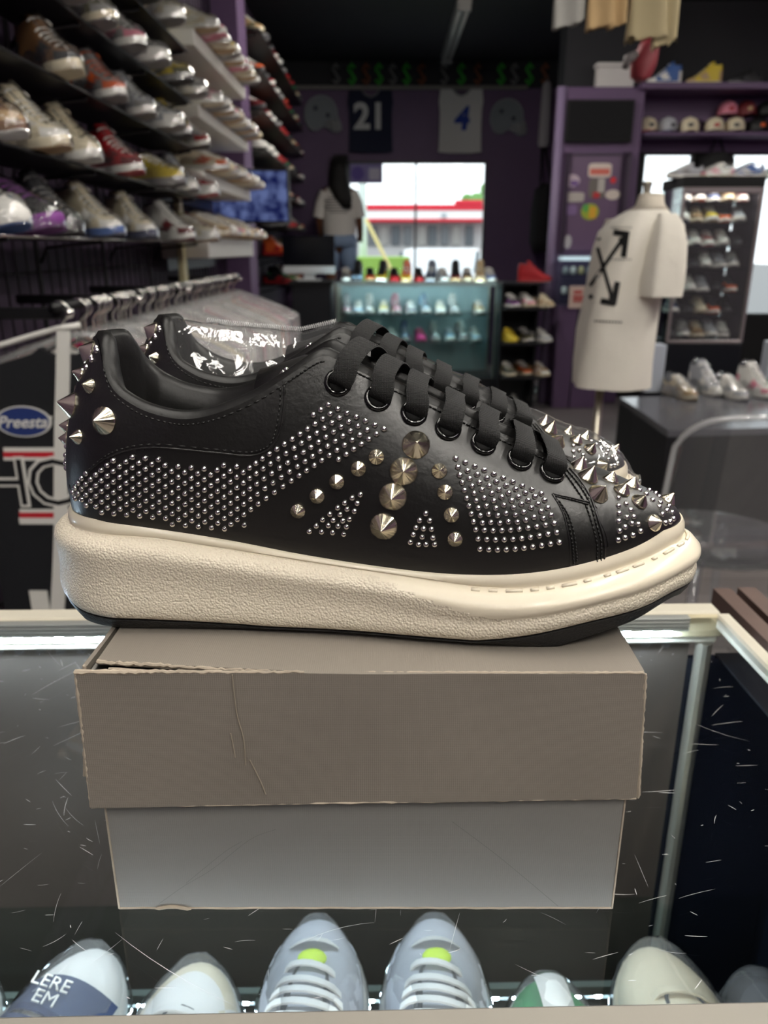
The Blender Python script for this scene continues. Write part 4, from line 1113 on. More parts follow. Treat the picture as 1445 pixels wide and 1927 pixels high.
near_rows = [
 [(-18, 'runner', ('white', 'lightblue', 'white', 'blue', 'white')), (48, 'runner', ('black', 'purple', 'purple', 'purple', 'purple')), (108, 'high', ('dark', 'black', 'black', 'black', 'grey')), (188, 'high', ('cream', 'white', 'blue', 'navy', 'white')), (262, 'high', ('cream', 'white', 'navy', 'navy', 'white')), (330, 'high', ('white', 'maroon', 'white', 'maroon', 'white')), (372, 'low', ('cream', 'white', 'white', 'tan', 'white'))],
 [(14, 'high', ('brown', 'tan', 'brown', 'white', 'tan')), (98, 'high', ('cream', 'white', 'cream', 'tan', 'white')), (165, 'high', ('cream', 'cream', 'white', 'white', 'cream')), (243, 'high', ('red', 'maroon', 'white', 'red', 'white')), (312, 'low', ('yellow', 'yellow', 'grey', 'grey', 'white')), (352, 'high', ('silver', 'white', 'white', 'grey', 'white')), (380, 'low', ('red', 'white', 'white', 'red', 'white'))],
 [(150, 'high', ('brown', 'dark', 'cream', 'cream', 'white')), (228, 'high', ('grey', 'orange', 'white', 'grey', 'orange')), (280, 'high', ('silver', 'grey', 'white', 'grey', 'white')), (318, 'low', ('silver', 'white', 'white', 'grey', 'white')), (345, 'high', ('yellow', 'tan', 'grey', 'dark', 'white')), (378, 'high', ('grey', 'red', 'white', 'dark', 'white'))],
 [(8, 'low', ('tan', 'grey', 'white', 'tan', 'cream')), (165, 'high', ('dark', 'red', 'grey', 'grey', 'white')), (222, 'high', ('olive', 'grey', 'cream', 'grey', 'white')), (268, 'high', ('grey', 'pink', 'white', 'grey', 'white')), (302, 'low', ('grey', 'white', 'white', 'grey', 'white')), (340, 'low', ('yellow', 'olive', 'grey', 'dark', 'white')), (368, 'low', ('white', 'grey', 'white', 'grey', 'white'))],
 [(206, 'high', ('white', 'lightblue', 'white', 'grey', 'white')), (258, 'low', ('grey', 'white', 'cream', 'dark', 'white')), (300, 'low', ('dark', 'white', 'white', 'dark', 'white')), (338, 'low', ('cream', 'white', 'white', 'grey', 'white'))],
 [(150, 'high', ('grey', 'white', 'white', 'dark', 'white')), (250, 'low', ('white', 'grey', 'white', 'grey', 'white')), (320, 'low', ('dark', 'grey', 'white', 'dark', 'white'))]]
for r, row in enumerate(near_rows):
    for k, (x, kd, cw) in enumerate(row):
        y = 1450 * .935 / (722.5 - x) * 1.0
        shoe(kd, cw, (SX + .03, y, ROWZ[r]), math.radians(-34 + random.uniform(-8, 8)), '%s wrapped sneaker, %s from left, %s wall shelf' % (cw_label(cw), ORD[k], rown[r]), 'wrapped sneakers on the left wall shelves', True, scale=.95 if kd == 'high' else 1.08)
# pale board-wrapped tiers further along the wall
tiers = [(1.38, .10), (1.68, .065), (1.965, .06), (2.27, .07)]
tn = ['lowest', 'second', 'third', 'highest']
pal = [[('cream', 'tan', 'cream', 'tan', 'white'), ('tan', 'pink', 'white', 'tan', 'white'), ('cream', 'cream', 'white', 'tan', 'cream'), ('white', 'tan', 'white', 'tan', 'white'), ('cream', 'pink', 'cream', 'tan', 'white')],
       [('white', 'grey', 'white', 'grey', 'white'), ('cream', 'orange', 'white', 'tan', 'white'), ('white', 'pink', 'white', 'cream', 'white'), ('cream', 'cream', 'white', 'tan', 'cream'), ('white', 'tan', 'cream', 'cream', 'white')],
       [('silver', 'grey', 'white', 'grey', 'white'), ('white', 'pink', 'white', 'grey', 'white'), ('pink', 'white', 'white', 'cream', 'white'), ('cream', 'yellow', 'white', 'tan', 'white'), ('tan', 'cream', 'cream', 'tan', 'white')],
       [('white', 'grey', 'white', 'grey', 'white'), ('pink', 'hotpink', 'white', 'pink', 'white'), ('white', 'yellow', 'cream', 'tan', 'white'), ('cream', 'white', 'white', 'tan', 'white'), ('white', 'pink', 'white', 'cream', 'white')]]
for r, (z, h) in enumerate(tiers):
    t = thing('display_tier', 'long white display tier on the left wall, %s of four' % tn[r], 'display tier', (SX, 4.6, z - h), group='white display tiers')
    link('tier_body', at(MB().rbox(GX + .006, -.86, 4.0, 5.35, z - h, z - .001, .004), t.location).mesh('tier_body', True, 30), WHITE, t)
    link('tier_support', at(MB().box(GX + .002, GX + .006, 4.1, 5.25, z - h - .06, z), t.location).mesh('tier_support', False), BLACK, t)
    for k in range(10):
        cw = pal[r][(k * 3 + r) % 5]
        shoe(['low', 'runner', 'low'][k % 3], cw, (SX + .04, 4.08 + .132 * k, z), math.radians(-6 + random.uniform(-4, 4)), '%s sneaker, %s from the front on the %s white tier' % (cw_label(cw), ORD[k], tn[r]), 'sneakers on the white tiers', k % 2 == 0)
# far stretch of the wall, dark with bright accents
farc = [('black', 'red', 'red', 'black', 'black'), ('dark', 'grey', 'grey', 'dark', 'white'), ('red', 'maroon', 'white', 'red', 'white'), ('grey', 'orange', 'dark', 'grey', 'white'), ('black', 'green', 'dark', 'black', 'white'), ('orange', 'red', 'red', 'orange', 'white'), ('white', 'grey', 'white', 'grey', 'white'), ('maroon', 'black', 'dark', 'maroon', 'white'), ('olive', 'tan', 'cream', 'olive', 'white')]
fz = [1.02, 1.27, 1.52, 1.77, 2.02, 2.27, 2.52, 2.77]
fn = ['lowest', 'second', 'third', 'fourth', 'fifth', 'sixth', 'seventh', 'highest']
for r, z in enumerate(fz):
    y0, y1 = (7.35, 9.1) if r < 3 else (6.1, 9.1)
    t = thing('wall_shelf', 'narrow black shelf at the far end of the left wall, %s of eight' % fn[r], 'shelf', (-1.0, 7.4, z), group='shelves at the far end of the left wall')
    link('board', at(MB().rbox(WL, -.86, y0, y1, z - .014, z - .001, .003), t.location).mesh('board', True, 30), BLACK, t)
    for y in (y0 + .1, y1 - .1): link('bracket', at(MB().tube([(WL + .004, y, z - .08), (-.9, y, z - .018)], .006, 6), t.location).mesh('bracket'), BLACK, t)
    n = int((y1 - y0) / .27)
    for k in range(n):
        cw = farc[(k * 4 + r * 5) % 9] if r < 3 or r > 4 or k > 2 else CWS[(k + r) % 4]
        shoe(['low', 'high', 'runner'][(k + r) % 3], cw, (-.99, y0 + .16 + .27 * k, z), math.radians(-12 + random.uniform(-8, 8)), '%s sneaker, %s along the %s far shelf of the left wall' % (cw_label(cw), ORD[k], fn[r]), 'sneakers at the far end of the left wall', False)
# pale upright strip between the shelf bays
tag(link('display_strip', MB().rbox(-.015, .015, -.035, .035, -1.0, 1.0, .004).mesh('display_strip', True, 30), mat('pale_olive_strip', srgb(196, 190, 150), .5), None, (-.985, 3.96, 2.17)), 'pale upright strip on the left wall between shelf bays', 'strip')
# narrow purple pier and the wall screen
pier = struct('wall_pier', MB().box(WL, -.93, 5.62, 5.95, 0, CZ), PURP)
scr = thing('wall_screen', 'flat screen with a glowing blue picture at the end of the white tiers', 'screen', (-.905, 5.60, 1.66))
link('screen_case', MB().rbox(-.27, .27, -.02, .02, -.17, .17, .006).mesh('screen_case', True, 30), BLACK, scr)
sm = bpy.data.materials.new('blue_screen_picture'); sm.use_nodes = True; nt = sm.node_tree; nt.nodes.remove(nt.nodes['Principled BSDF'])
e = nt.nodes.new('ShaderNodeEmission'); tc = nt.nodes.new('ShaderNodeTexCoord'); no = nt.nodes.new('ShaderNodeTexNoise'); no.inputs['Scale'].default_value = 14; cr = nt.nodes.new('ShaderNodeValToRGB')
cr.color_ramp.elements[0].color = (*srgb(40, 50, 120), 1); cr.color_ramp.elements[0].position = .35; cr.color_ramp.elements[1].color = (*srgb(150, 170, 240), 1); cr.color_ramp.elements[1].position = .65
nt.links.new(tc.outputs['Object'], no.inputs['Vector']); nt.links.new(no.outputs['Fac'], cr.inputs[0]); nt.links.new(cr.outputs[0], e.inputs[0]); e.inputs[1].default_value = .38
nt.links.new(e.outputs[0], nt.nodes['Material Output'].inputs['Surface'])
link('display', MB().box(-.255, .255, -.0215, -.0202, -.155, .155).mesh('display', False), sm, scr)
# ------------------------------------------------------------------ lettering helper
def text_mesh(s, size, ext=.001, shear=0.0, bold=0.0, space=1.0):
    c = bpy.data.curves.new('t', 'FONT'); c.body = s; c.size = size; c.extrude = ext; c.align_x = 'CENTER'; c.align_y = 'CENTER'; c.shear = shear; c.offset = bold; c.space_character = space; c.resolution_u = 3
    o = bpy.data.objects.new('t', c); COL.objects.link(o); bpy.context.view_layer.update()
    me = bpy.data.meshes.new_from_object(o.evaluated_get(bpy.context.evaluated_depsgraph_get()))
    bpy.data.objects.remove(o); bpy.data.curves.remove(c); me.materials.clear()
    return me
RX = (math.pi / 2, 0, 0)          # lettering standing up, facing the camera (-y)

# ------------------------------------------------------------------ garment rail on the left
RLX, RLZ = -.75, 1.195
rl = thing('garment_rail', 'black garment rail on wall brackets below the wrapped sneakers', 'rail', (RLX, 2.9, RLZ))
link('rail_bar', at(MB().tube([(RLX, 1.80, RLZ), (RLX, 4.12, RLZ)], .012, 10), rl.location).mesh('rail_bar'), BLACK, rl)
for y in (1.84, 2.38, 2.98, 4.08):
    link('bracket', at(MB().rbox(GX + .006, RLX + .012, y - .012, y + .012, RLZ - .028, RLZ - .002, .003), rl.location).mesh('bracket', True, 30), BLACK, rl)
    link('end_knob', at(MB().ball((RLX + .02, y, RLZ - .014), .012, 10, 8), rl.location).mesh('end_knob'), CHROME, rl)
def garment_mesh(w_, h, th, drop=.085):
    """shirt hanging from a hanger, in the x-z plane, origin at the neck"""
    out = [(-.055, -.005), (-.075, -.02), (-w_ / 2 * .7, -.02 - drop * .55), (-w_ / 2, -.03 - drop), (-w_ / 2 - .01, -.30), (-w_ / 2 + .035, -.31), (-w_ / 2 + .05, -.20), (-w_ / 2 + .055, -h), (0, -h - .006)]
    full = out + [(-x, z) for x, z in out[-2::-1]]
    full += [(.03, -.022), (-.03, -.022)]
    mb = MB(); n = len(full)
    f = [Vector((x * .985, -th / 2, z)) for x, z in full]; mid_f = [Vector((x, -th * .3, z)) for x, z in full]; b = [Vector((x * .985, th / 2, z)) for x, z in full]
    mb.loft([f, [Vector((x * 1.0, 0, z)) for x, z in full], b], True)
    mb.v, mb.f = orient(mb.v, mb.f); mb.mi = [0] * len(mb.f)
    return mb.mesh('garment', True, 50)
def hanger_mesh():
    pts = [Vector((.022 * math.sin(a), 0, .077 + .022 * math.cos(a))) for a in [math.radians(d) for d in range(-80, 161, 30)]] + [Vector((0, 0, .045)), Vector((0, 0, .0))]
    mb = MB().tube(pts, .0036, 6); mb.tube([(-.2, 0, -.085), (0, 0, .004), (.2, 0, -.085)], .004, 6); return mb.mesh('hanger')
HANG = hanger_mesh(); GAR = garment_mesh(.56, .70, .013)
def cover_mesh(w_, h):
    mb = MB(); rings = []; rg = random.Random(2)
    prof = [(-w_ / 2, -h), (-w_ / 2, -.14), (-w_ / 2 * .96, -.085), (-w_ / 2 * .6, -.035), (-.06, .012), (0, .022), (.06, .012), (w_ / 2 * .6, -.035), (w_ / 2 * .96, -.085), (w_ / 2, -.14), (w_ / 2, -h)]
    P = spline([Vector((x, 0, z)) for x, z in prof], 30)
    for y in (-.012, -.007, .007, .012):
        s = .97 if abs(y) > .01 else 1.0
        rings.append([Vector((p.x * s + rg.uniform(-.003, .003), y, p.z * (1 if p.z < 0 else 1) - (.012 if abs(y) > .01 else 0) + rg.uniform(-.002, .002))) for p in P])
    mb.loft(rings, False, wrap=False); return mb.mesh('plastic_cover')
COVER = cover_mesh(.64, .40)
CFILM = film('garment_film', ior=1.5, rough=.12, haze=.28, boost=2.0, wrinkle=(30, .8, .01))
cols_g = ['white', 'grey', 'cream', 'white', 'silver', 'white', 'pink', 'white', 'grey', 'cream', 'orange', 'white', 'black', 'white', 'cream', 'hotpink', 'white', 'silver']
def gm(n): return mat('cloth_' + n, srgb(*C[n]), .8, sheen=.2, bump=('noise', 90, .3, .003))
HM = CHROME; idx = 0
secs = [(1.93, 2.34, 14), (2.44, 2.94, 11), (3.03, 4.02, 15)]
secn = ['nearest', 'middle', 'far']
for q, (a, b, n) in enumerate(secs):
    for k in range(n):
        y = lerp(a, b, k / (n - 1)); c = cols_g[(idx * 5 + q) % len(cols_g)]; idx += 1
        if q == 2 and k > 9: c = ['white', 'pink', 'hotpink', 'silver', 'white'][k - 10]
        t = thing('shirt_on_hanger', '%s shirt in clear cover, %s from the front in the %s rail section' % (C and {'hotpink': 'hot pink'}.get(c, c), ORD[k], secn[q]), 'shirt', (RLX + random.uniform(-.008, .008), y, RLZ - .0875), random.uniform(-.006, .006), 'covered shirts on the garment rail')
        link('hanger', HANG, HM, t); link('shirt', GAR, gm(c), t); link('plastic_cover', COVER, CFILM, t)
# the front garment: black zip jacket with white piping, patch and lettering
FG = thing('jacket_on_hanger', 'black jacket with white piping and navy oval patch at the front of the rail', 'jacket', (RLX - .004, 1.845, RLZ - .0875))
fy = FG.location.y - .012
link('hanger', HANG, HM, FG)
link('jacket_body', garment_mesh(.60, .74, .022, .07), mat('black_jersey', srgb(20, 21, 26), .75, bump=('noise', 60, .4, .004)), FG)
def fpx(x, y, d=0): return on_y(x, y, fy - d) - FG.location
PIP = mat('white_piping', srgb(222, 220, 214), .6)
def strip(px, wpx, d=.002, th=.003):
    rings = []
    for k, (x, y) in enumerate(px):
        a = fpx(x - wpx / 2, y, d); b = fpx(x + wpx / 2, y, d); rings.append([a, b, b + Vector((0, -th, 0)), a + Vector((0, -th, 0))])
    return MB().loft(rings, True)
link('front_piping', strip([(120, 622), (119, 700), (116, 800), (115, 900), (115, 1000), (112, 1080), (108, 1160)], 26).mesh('front_piping', True, 40), PIP, FG)
link('shoulder_piping', MB().tube([fpx(-40, 665), fpx(0, 650), fpx(60, 632), fpx(110, 618), fpx(150, 612)], .007, 8).mesh('shoulder_piping'), PIP, FG)
oc = fpx(45, 793); OW, OH = (fpx(98, 793) - oc).x, (oc - fpx(45, 822)).z
NAVY = mat('navy_patch', srgb(34, 52, 110), .6)
M_ = Matrix.Translation(oc + Vector((0, -.001, 0))) @ Matrix.Rotation(math.pi / 2, 4, 'X')
ell = lambda s: [(OW * s * math.cos(2 * math.pi * k / 40), OH * s * math.sin(2 * math.pi * k / 40)) for k in range(40)]
patch = link('oval_patch', MB().prism(ell(1.0), M_, .002).mesh('oval_patch', False), PIP, FG)
link('patch_field', MB().prism(ell(.92), M_, .0026).mesh('patch_field', False), NAVY, patch)
link('patch_lettering', text_mesh('Preestal', OH * 1.05, .0008, shear=.35, bold=.0006), PIP, patch, oc + Vector((0, -.0042, -.002)), RX)
for y0, y1, m_, nm in ((842, 850, PIP, 'white_bar'), (850, 860, mat('red_print', srgb(190, 30, 44), .6), 'red_bar'), (860, 866, PIP, 'white_bar'), (958, 964, PIP, 'white_bar'), (964, 974, mat('red_print', srgb(190, 30, 44), .6), 'red_bar'), (974, 986, PIP, 'white_bar')):
    xa = 8 if y0 < 900 else 38
    a, b = fpx(xa, y1), fpx(140, y0); link(nm, MB().box(a.x, b.x, -.0145, -.012, a.z, b.z).mesh(nm, False), m_, FG)
lh = (fpx(70, 866) - fpx(70, 958)).z
link('block_lettering', text_mesh('HO', lh * 1.42, .0008, bold=.004, space=.85), PIP, FG, fpx(62, 912) + Vector((0, -.0035, 0)), RX)
link('block_lettering_inner', text_mesh('HO', lh * 1.40, .0008, bold=-.0022, space=.87), mat('black_print', srgb(14, 14, 18), .6), FG, fpx(62, 912) + Vector((0, -.0048, 0)), RX)
tgm = MB(); a, b = fpx(62, 1146), fpx(90, 1110); tgm.box(a.x, b.x, -.018, -.016, a.z, b.z); link('price_tag', tgm.mesh('price_tag', False), WHITE, FG)
link('plastic_cover', cover_mesh(.68, .78), film('jacket_film', haze=.02, boost=1.2, rough=.08, wrinkle=(20, .5, .01)), FG)

# ------------------------------------------------------------------ back: glass display case with sneakers
KY = 7.0
ka, kb = on_y(632, 532, KY), on_y(938, 532, KY); KZ = ka.z
kc = thing('display_case', 'long glass display case of bright sneakers before the window', 'display case', ((ka.x + kb.x) / 2, KY, 0))
def kp(name, mb, m, parent=kc, sharp=30): return link(name, at(mb, kc.location).mesh(name, True, sharp), m, parent)
TEAL = film('case_glass', tint=(.86, .95, .95), boost=1.1, rough=.03)
KD = .5
kp('glass_top', MB().box(ka.x, kb.x, KY, KY + KD, KZ - .008, KZ), TEAL)
kp('front_glass', MB().box(ka.x, kb.x, KY, KY + .006, .22, KZ - .008), TEAL)
for x in (ka.x, kb.x - .02):
    kp('side_frame', MB().rbox(x, x + .02, KY + .007, KY + .027, 0, KZ - .009, .003), ALU)
    kp('side_frame', MB().rbox(x, x + .02, KY + KD - .02, KY + KD, 0, KZ - .009, .003), ALU)
kp('case_base', MB().rbox(ka.x, kb.x, KY, KY + KD, 0, .22, .004), BLACKLAM)
kp('back_panel', MB().box(ka.x + .02, kb.x - .02, KY + KD - .015, KY + KD - .005, .22, KZ - .01), mat('pale_teal_back', srgb(178, 200, 202), .5))
ks = [on_y(700, 590, KY + .2).z, on_y(700, 641, KY + .2).z]
for z in ks: kp('glass_shelf', MB().box(ka.x + .025, kb.x - .025, KY + .03, KY + KD - .03, z - .008, z), TEAL)
kp('top_rail', MB().rbox(ka.x, kb.x, KY - .004, KY + .02, KZ - .03, KZ + .004, .003), mat('pale_teal_rail', srgb(170, 196, 198), .4))
led = kp('case_led_strip', MB().rbox(ka.x + .03, kb.x - .03, KY + .025, KY + .045, KZ - .028, KZ - .012, .002), glow('case_led', (.82, .95, 1.0), 44.0))
inn = [('silver', 'pink', 'white', 'grey', 'white'), ('white', 'lightblue', 'white', 'grey', 'white'), ('white', 'white', 'white', 'grey', 'white'), ('yellow', 'white', 'white', 'grey', 'white'), ('pink', 'pink', 'white', 'pink', 'white'), ('white', 'navy', 'white', 'grey', 'white'), ('lightblue', 'white', 'white', 'grey', 'white'), ('cream', 'white', 'white', 'tan', 'white'), ('white', 'silver', 'white', 'grey', 'white'), ('tan', 'cream', 'white', 'tan', 'white')]
low2 = [('grey', 'white', 'white', 'grey', 'white'), ('white', 'grey', 'white', 'grey', 'white'), ('white', 'silver', 'white', 'grey', 'white'), ('blue', 'navy', 'white', 'blue', 'white'), ('hotpink', 'hotpink', 'hotpink', 'pink', 'pink'), ('white', 'grey', 'white', 'white', 'white'), ('lightblue', 'white', 'white', 'grey', 'white'), ('white', 'maroon', 'white', 'grey', 'white'), ('white', 'lightblue', 'white', 'grey', 'white')]
for k, cw in enumerate(inn):
    x = on_y([652, 674, 695, 722, 745, 772, 799, 828, 853, 901][k], 560, KY + .25).x
    shoe(['high', 'low'][k % 2], cw, (x, KY + .24, ks[0]), math.radians(-86 + random.uniform(-4, 4)), '%s sneaker, %s from the left on the upper case shelf' % (cw_label(cw), ORD[k]), 'sneakers on the upper case shelf', k % 2 == 0)
for k, cw in enumerate(low2):
    x = on_y([668, 712, 737, 762, 790, 818, 845, 868, 893][k], 615, KY + .25).x
    shoe(['low', 'high'][k % 2], cw, (x, KY + .24, ks[1]), math.radians(-84 + random.uniform(-4, 4)), '%s sneaker, %s from the left on the lower case shelf' % (cw_label(cw), ORD[k]), 'sneakers on the lower case shelf', k % 2 == 1)
topc = [('dark', 'grey', 'white', 'dark', 'white'), ('black', 'lightblue', 'dark', 'black', 'black'), ('black', 'orange', 'tan', 'black', 'black'), ('black', 'yellow', 'white', 'black', 'black'), ('black', 'red', 'red', 'red', 'black'), ('orange', 'yellow', 'tan', 'tan', 'white'), ('black', 'maroon', 'red', 'red', 'black'), ('navy', 'dark', 'grey', 'navy', 'white'), ('grey', 'silver', 'white', 'grey', 'white'), ('black', 'maroon', 'tan', 'black', 'black'), ('dark', 'tan', 'cream', 'brown', 'white'), ('black', 'yellow', 'black', 'black', 'yellow'), ('black', 'dark', 'black', 'black', 'black'), ('tan', 'cream', 'tan', 'cream', 'cream'), ('silver', 'blue', 'white', 'grey', 'white')]
topc = topc[:11] + [('tan', 'cream', 'tan', 'cream', 'cream'), ('silver', 'blue', 'white', 'grey', 'white')]
for k, cw in enumerate(topc):
    xp = [650, 673, 696, 719, 742, 765, 788, 811, 834, 857, 880, 903, 926, 940, 952][k]
    x = on_y(xp, 510, KY + .22).x
    if x > kb.x - .06: x = kb.x - .05
    shoe('high' if k in (1, 3, 5, 7, 9, 11) else 'low', cw, (x, KY + (.22 if k % 2 else .27), KZ), math.radians([-84, -93, -88, -96][k % 4] + random.uniform(-3, 3)), '%s sneaker, %s from the left on top of the display case' % (cw_label(cw), ORD[k]), 'sneakers on top of the display case', scale=1.08)
# black open shelf unit with sneakers
UY = 6.7; ua_, ub_ = on_y(945, 532, UY), on_y(1018, 532, UY); UZ = ua_.z
un_ = thing('shelf_unit', 'black open shelf unit beside the glass display case', 'shelf unit', ((ua_.x + ub_.x) / 2, UY, 0))
def up_(name, mb, m): return link(name, at(mb, un_.location).mesh(name, True, 30), m, un_)
up_('top_board', MB().rbox(ua_.x, ub_.x, UY, UY + .4, UZ - .02, UZ, .003), BLACKLAM)
for x in (ua_.x, ub_.x - .02): up_('side_board', MB().rbox(x, x + .02, UY + .02, UY + .4, 0, UZ - .021, .003), BLACKLAM)
up_('back_board', MB().box(ua_.x + .02, ub_.x - .02, UY + .38, UY + .4, 0, UZ - .021), BLACKLAM)
uz = [on_y(980, 578, UY).z, on_y(980, 643, UY).z, on_y(980, 706, UY).z]
for z in uz: up_('shelf_board', MB().rbox(ua_.x + .0205, ub_.x + .05, UY - .12, UY + .379, z - .018, z, .003), BLACKLAM)
uc = [[('dark', 'purple', 'white', 'dark', 'white'), ('white', 'pink', 'cream', 'tan', 'white'), ('cream', 'tan', 'cream', 'tan', 'cream')], [('yellow', 'yellow', 'yellow', 'tan', 'yellow'), ('dark', 'olive', 'white', 'dark', 'white'), ('white', 'silver', 'white', 'grey', 'white')], [('olive', 'dark', 'cream', 'olive', 'white'), ('brown', 'orange', 'cream', 'brown', 'white'), ('tan', 'white', 'cream', 'tan', 'white')]]
un_n = ['top', 'middle', 'bottom']
for r in range(3):
    for k in range(3):
        x = on_y([956, 986, 1016][k], 600, UY + .1).x
        shoe('low', uc[r][k], (x, UY + .02 + .06 * (k % 2), uz[r]), math.radians(-72 + 4 * k), '%s sneaker, %s from the left on the black unit %s shelf' % (cw_label(uc[r][k]), ORD[k], un_n[r]), 'sneakers in the black unit')
rs_ = on_y(1005, 522, UY + .1)
shoe('high', ('red', 'red', 'red', 'white', 'red'), (on_y(1012, 524, UY + .15).x - .03, UY + .15, UZ), math.radians(-12), 'bright red high-top sneaker on top of the black shelf unit')
for k, (x, y, cw) in enumerate(((1010, 748, ('white', 'white', 'white', 'grey', 'white')), (1042, 722, ('cream', 'white', 'white', 'tan', 'white')), (985, 752, ('grey', 'white', 'white', 'grey', 'white')))):
    P_ = on_z(x, y, 0); shoe('low', cw, (P_.x, P_.y, 0), math.radians(-35 + 20 * k), '%s sneaker on the floor below the black unit, %s of three' % (cw_label(cw), ['middle', 'right', 'left'][k]), 'sneakers on the floor')
# cash desk with computer
DY = 6.9; da, db = on_y(500, 530, DY), on_y(628, 530, DY)
dk = thing('cash_desk', 'black cash desk below the computer', 'desk', ((da.x + db.x) / 2, DY + .3, 0))
link('desk_body', at(MB().rbox(-.80, db.x - .03, DY + .03, DY + .6, 0, da.z - .03, .004), dk.location).mesh('desk_body', True, 30), BLACKLAM, dk)
link('desk_top', at(MB().rbox(-.82, db.x - .02, DY, DY + .62, da.z - .03, da.z, .004), dk.location).mesh('desk_top', True, 30), BLACKM, dk)
ca, cb = on_y(533, 515, DY + .25), on_y(629, 443, DY + .25)
cp_ = thing('desktop_computer', 'desktop computer with black screen and white lower edge on the cash desk', 'computer', ((ca.x + cb.x) / 2, DY + .25, da.z))
link('screen', at(MB().rbox(ca.x, cb.x, DY + .24, DY + .26, ca.z + .065, cb.z, .005), cp_.location).mesh('screen', True, 30), mat('dark_screen', srgb(12, 14, 20), .15), cp_)
link('chin', at(MB().rbox(ca.x, cb.x, DY + .239, DY + .261, ca.z, ca.z + .064, .004), cp_.location).mesh('chin', True, 30), mat('silver_white', srgb(214, 218, 220), .35), cp_)
link('foot', at(MB().rbox((ca.x + cb.x) / 2 - .1, (ca.x + cb.x) / 2 + .1, DY + .18, DY + .4, da.z + .0005, da.z + .012, .003), cp_.location).mesh('foot', True, 30), MATS['silver_white'], cp_)
link('stand_neck', at(MB().rbox((ca.x + cb.x) / 2 - .05, (ca.x + cb.x) / 2 + .05, DY + .262, DY + .28, da.z + .012, cb.z - .2, .003), cp_.location).mesh('stand_neck', True, 30), MATS['silver_white'], cp_)
# ------------------------------------------------------------------ back wall decor
def jersey(name, label, px0, px1, py0, py1, colr, number, ncol, npos, nh, sh):
    a, b = on_y(px0, py1, WB - .03), on_y(px1, py0, WB - .03); w_, h = b.x - a.x, b.z - a.z
    t = thing(name, label, 'jersey', ((a.x + b.x) / 2, WB - .03, a.z))
    prof = [(-.5, .0), (-.485, .05), (-.47, .45), (-.475, .66), (-.50, .80), (-.47, 1.0), (-.19, 1.0), (-.12, .93), (0, .89), (.12, .93), (.19, 1.0), (.47, 1.0), (.50, .80), (.475, .66), (.47, .45), (.485, .05), (.5, 0), (.25, -.02), (-.25, -.02)]
    Mx = Matrix.Rotation(math.pi / 2, 4, 'X')
    link('fabric', MB().prism([(x * w_, z * h) for x, z in prof], Mx, .018).mesh('fabric', False), mat(name + '_cloth', colr, .8, bump=('noise', 30, .4, .01)), t)
    link('collar', MB().tube([(-.19 * w_, -.016, 1.0 * h), (-.12 * w_, -.02, .93 * h), (0, -.02, .89 * h), (.12 * w_, -.02, .93 * h), (.19 * w_, -.016, 1.0 * h)], .012, 6).mesh('collar'), mat('collar_grey', srgb(120, 120, 124), .7), t)
    p = on_y(*npos, WB - .05) - t.location
    link('number', text_mesh(number, nh, .002, shear=sh, bold=.012), mat(name + '_print', ncol, .7), t, (p.x, -.021, p.z), RX)
nh = on_y(700, 195, WB).z - on_y(700, 245, WB).z
jersey('navy_jersey', 'navy football jersey with white number 21 on the back wall', 656, 740, 170, 286, srgb(22, 28, 52), '21', srgb(200, 200, 200), (696, 221), nh * 1.35, 0)
jersey('white_jersey', 'white football jersey with blue number 4 on the back wall', 824, 910, 167, 286, srgb(205, 203, 200), '4', srgb(34, 60, 150), (868, 225), nh * 1.2, .12)
def helmet_decal(cx, cy, label):
    c = on_y(cx, cy, WB - .02); t = thing('helmet_plaque', label, 'wall decor', c)
    k = on_y(cx + 1, cy, WB - .02).x - c.x
    P = [(-30, -8), (-28, 10), (-18, 24), (0, 30), (18, 25), (29, 10), (31, -4), (37, -18), (36, -29), (24, -31), (12, -24), (2, -22), (-8, -28), (-22, -25)]
    Mx = Matrix.Rotation(math.pi / 2, 4, 'X')
    sp = spline([Vector((x * k, y * k, 0)) for x, y in P + [P[0]]], 60)[:-1]
    link('shell', MB().prism([(p.x, p.y) for p in sp], Mx, .015).mesh('shell', False), mat('helmet_grey', srgb(120, 126, 132), .6), t)
    link('shell_rim', MB().tube([Vector((p.x, -.016, p.y)) for p in sp], .007, 6, closed=True).mesh('shell_rim'), mat('helmet_rim', srgb(150, 156, 160), .5), t)
    st = [(6.5 * k * (1 if q % 2 == 0 else .42) * math.sin(math.pi * q / 5), 6.5 * k * (1 if q % 2 == 0 else .42) * math.cos(math.pi * q / 5)) for q in range(10)]
    link('star', MB().prism([(x - 10 * k, y + 9 * k) for x, y in st], Mx, .018).mesh('star', False), mat('star_navy', srgb(28, 34, 56), .6), t)
    link('ear_hole', MB().prism([(13 * k + 4 * k * math.cos(a), -3 * k + 4 * k * math.sin(a)) for a in [2 * math.pi * q / 14 for q in range(14)]], Mx, .018).mesh('ear_hole', False), MATS['star_navy'], t)
    for q, (x0, y0, x1, y1) in enumerate(((10, -14, 36, -19), (8, -20, 36, -27), (22, -10, 26, -31), (31, -9, 34, -30))):
        link('face_bar', MB().tube([(x0 * k, -.02, y0 * k), (x1 * k, -.026, y1 * k)], .010, 6).mesh('face_bar'), mat('face_bar_grey', srgb(160, 160, 160), .5), t)
helmet_decal(604, 214, 'grey football helmet plaque with navy star left of the navy jersey')
helmet_decal(953, 220, 'grey football helmet plaque with navy star right of the white jersey')
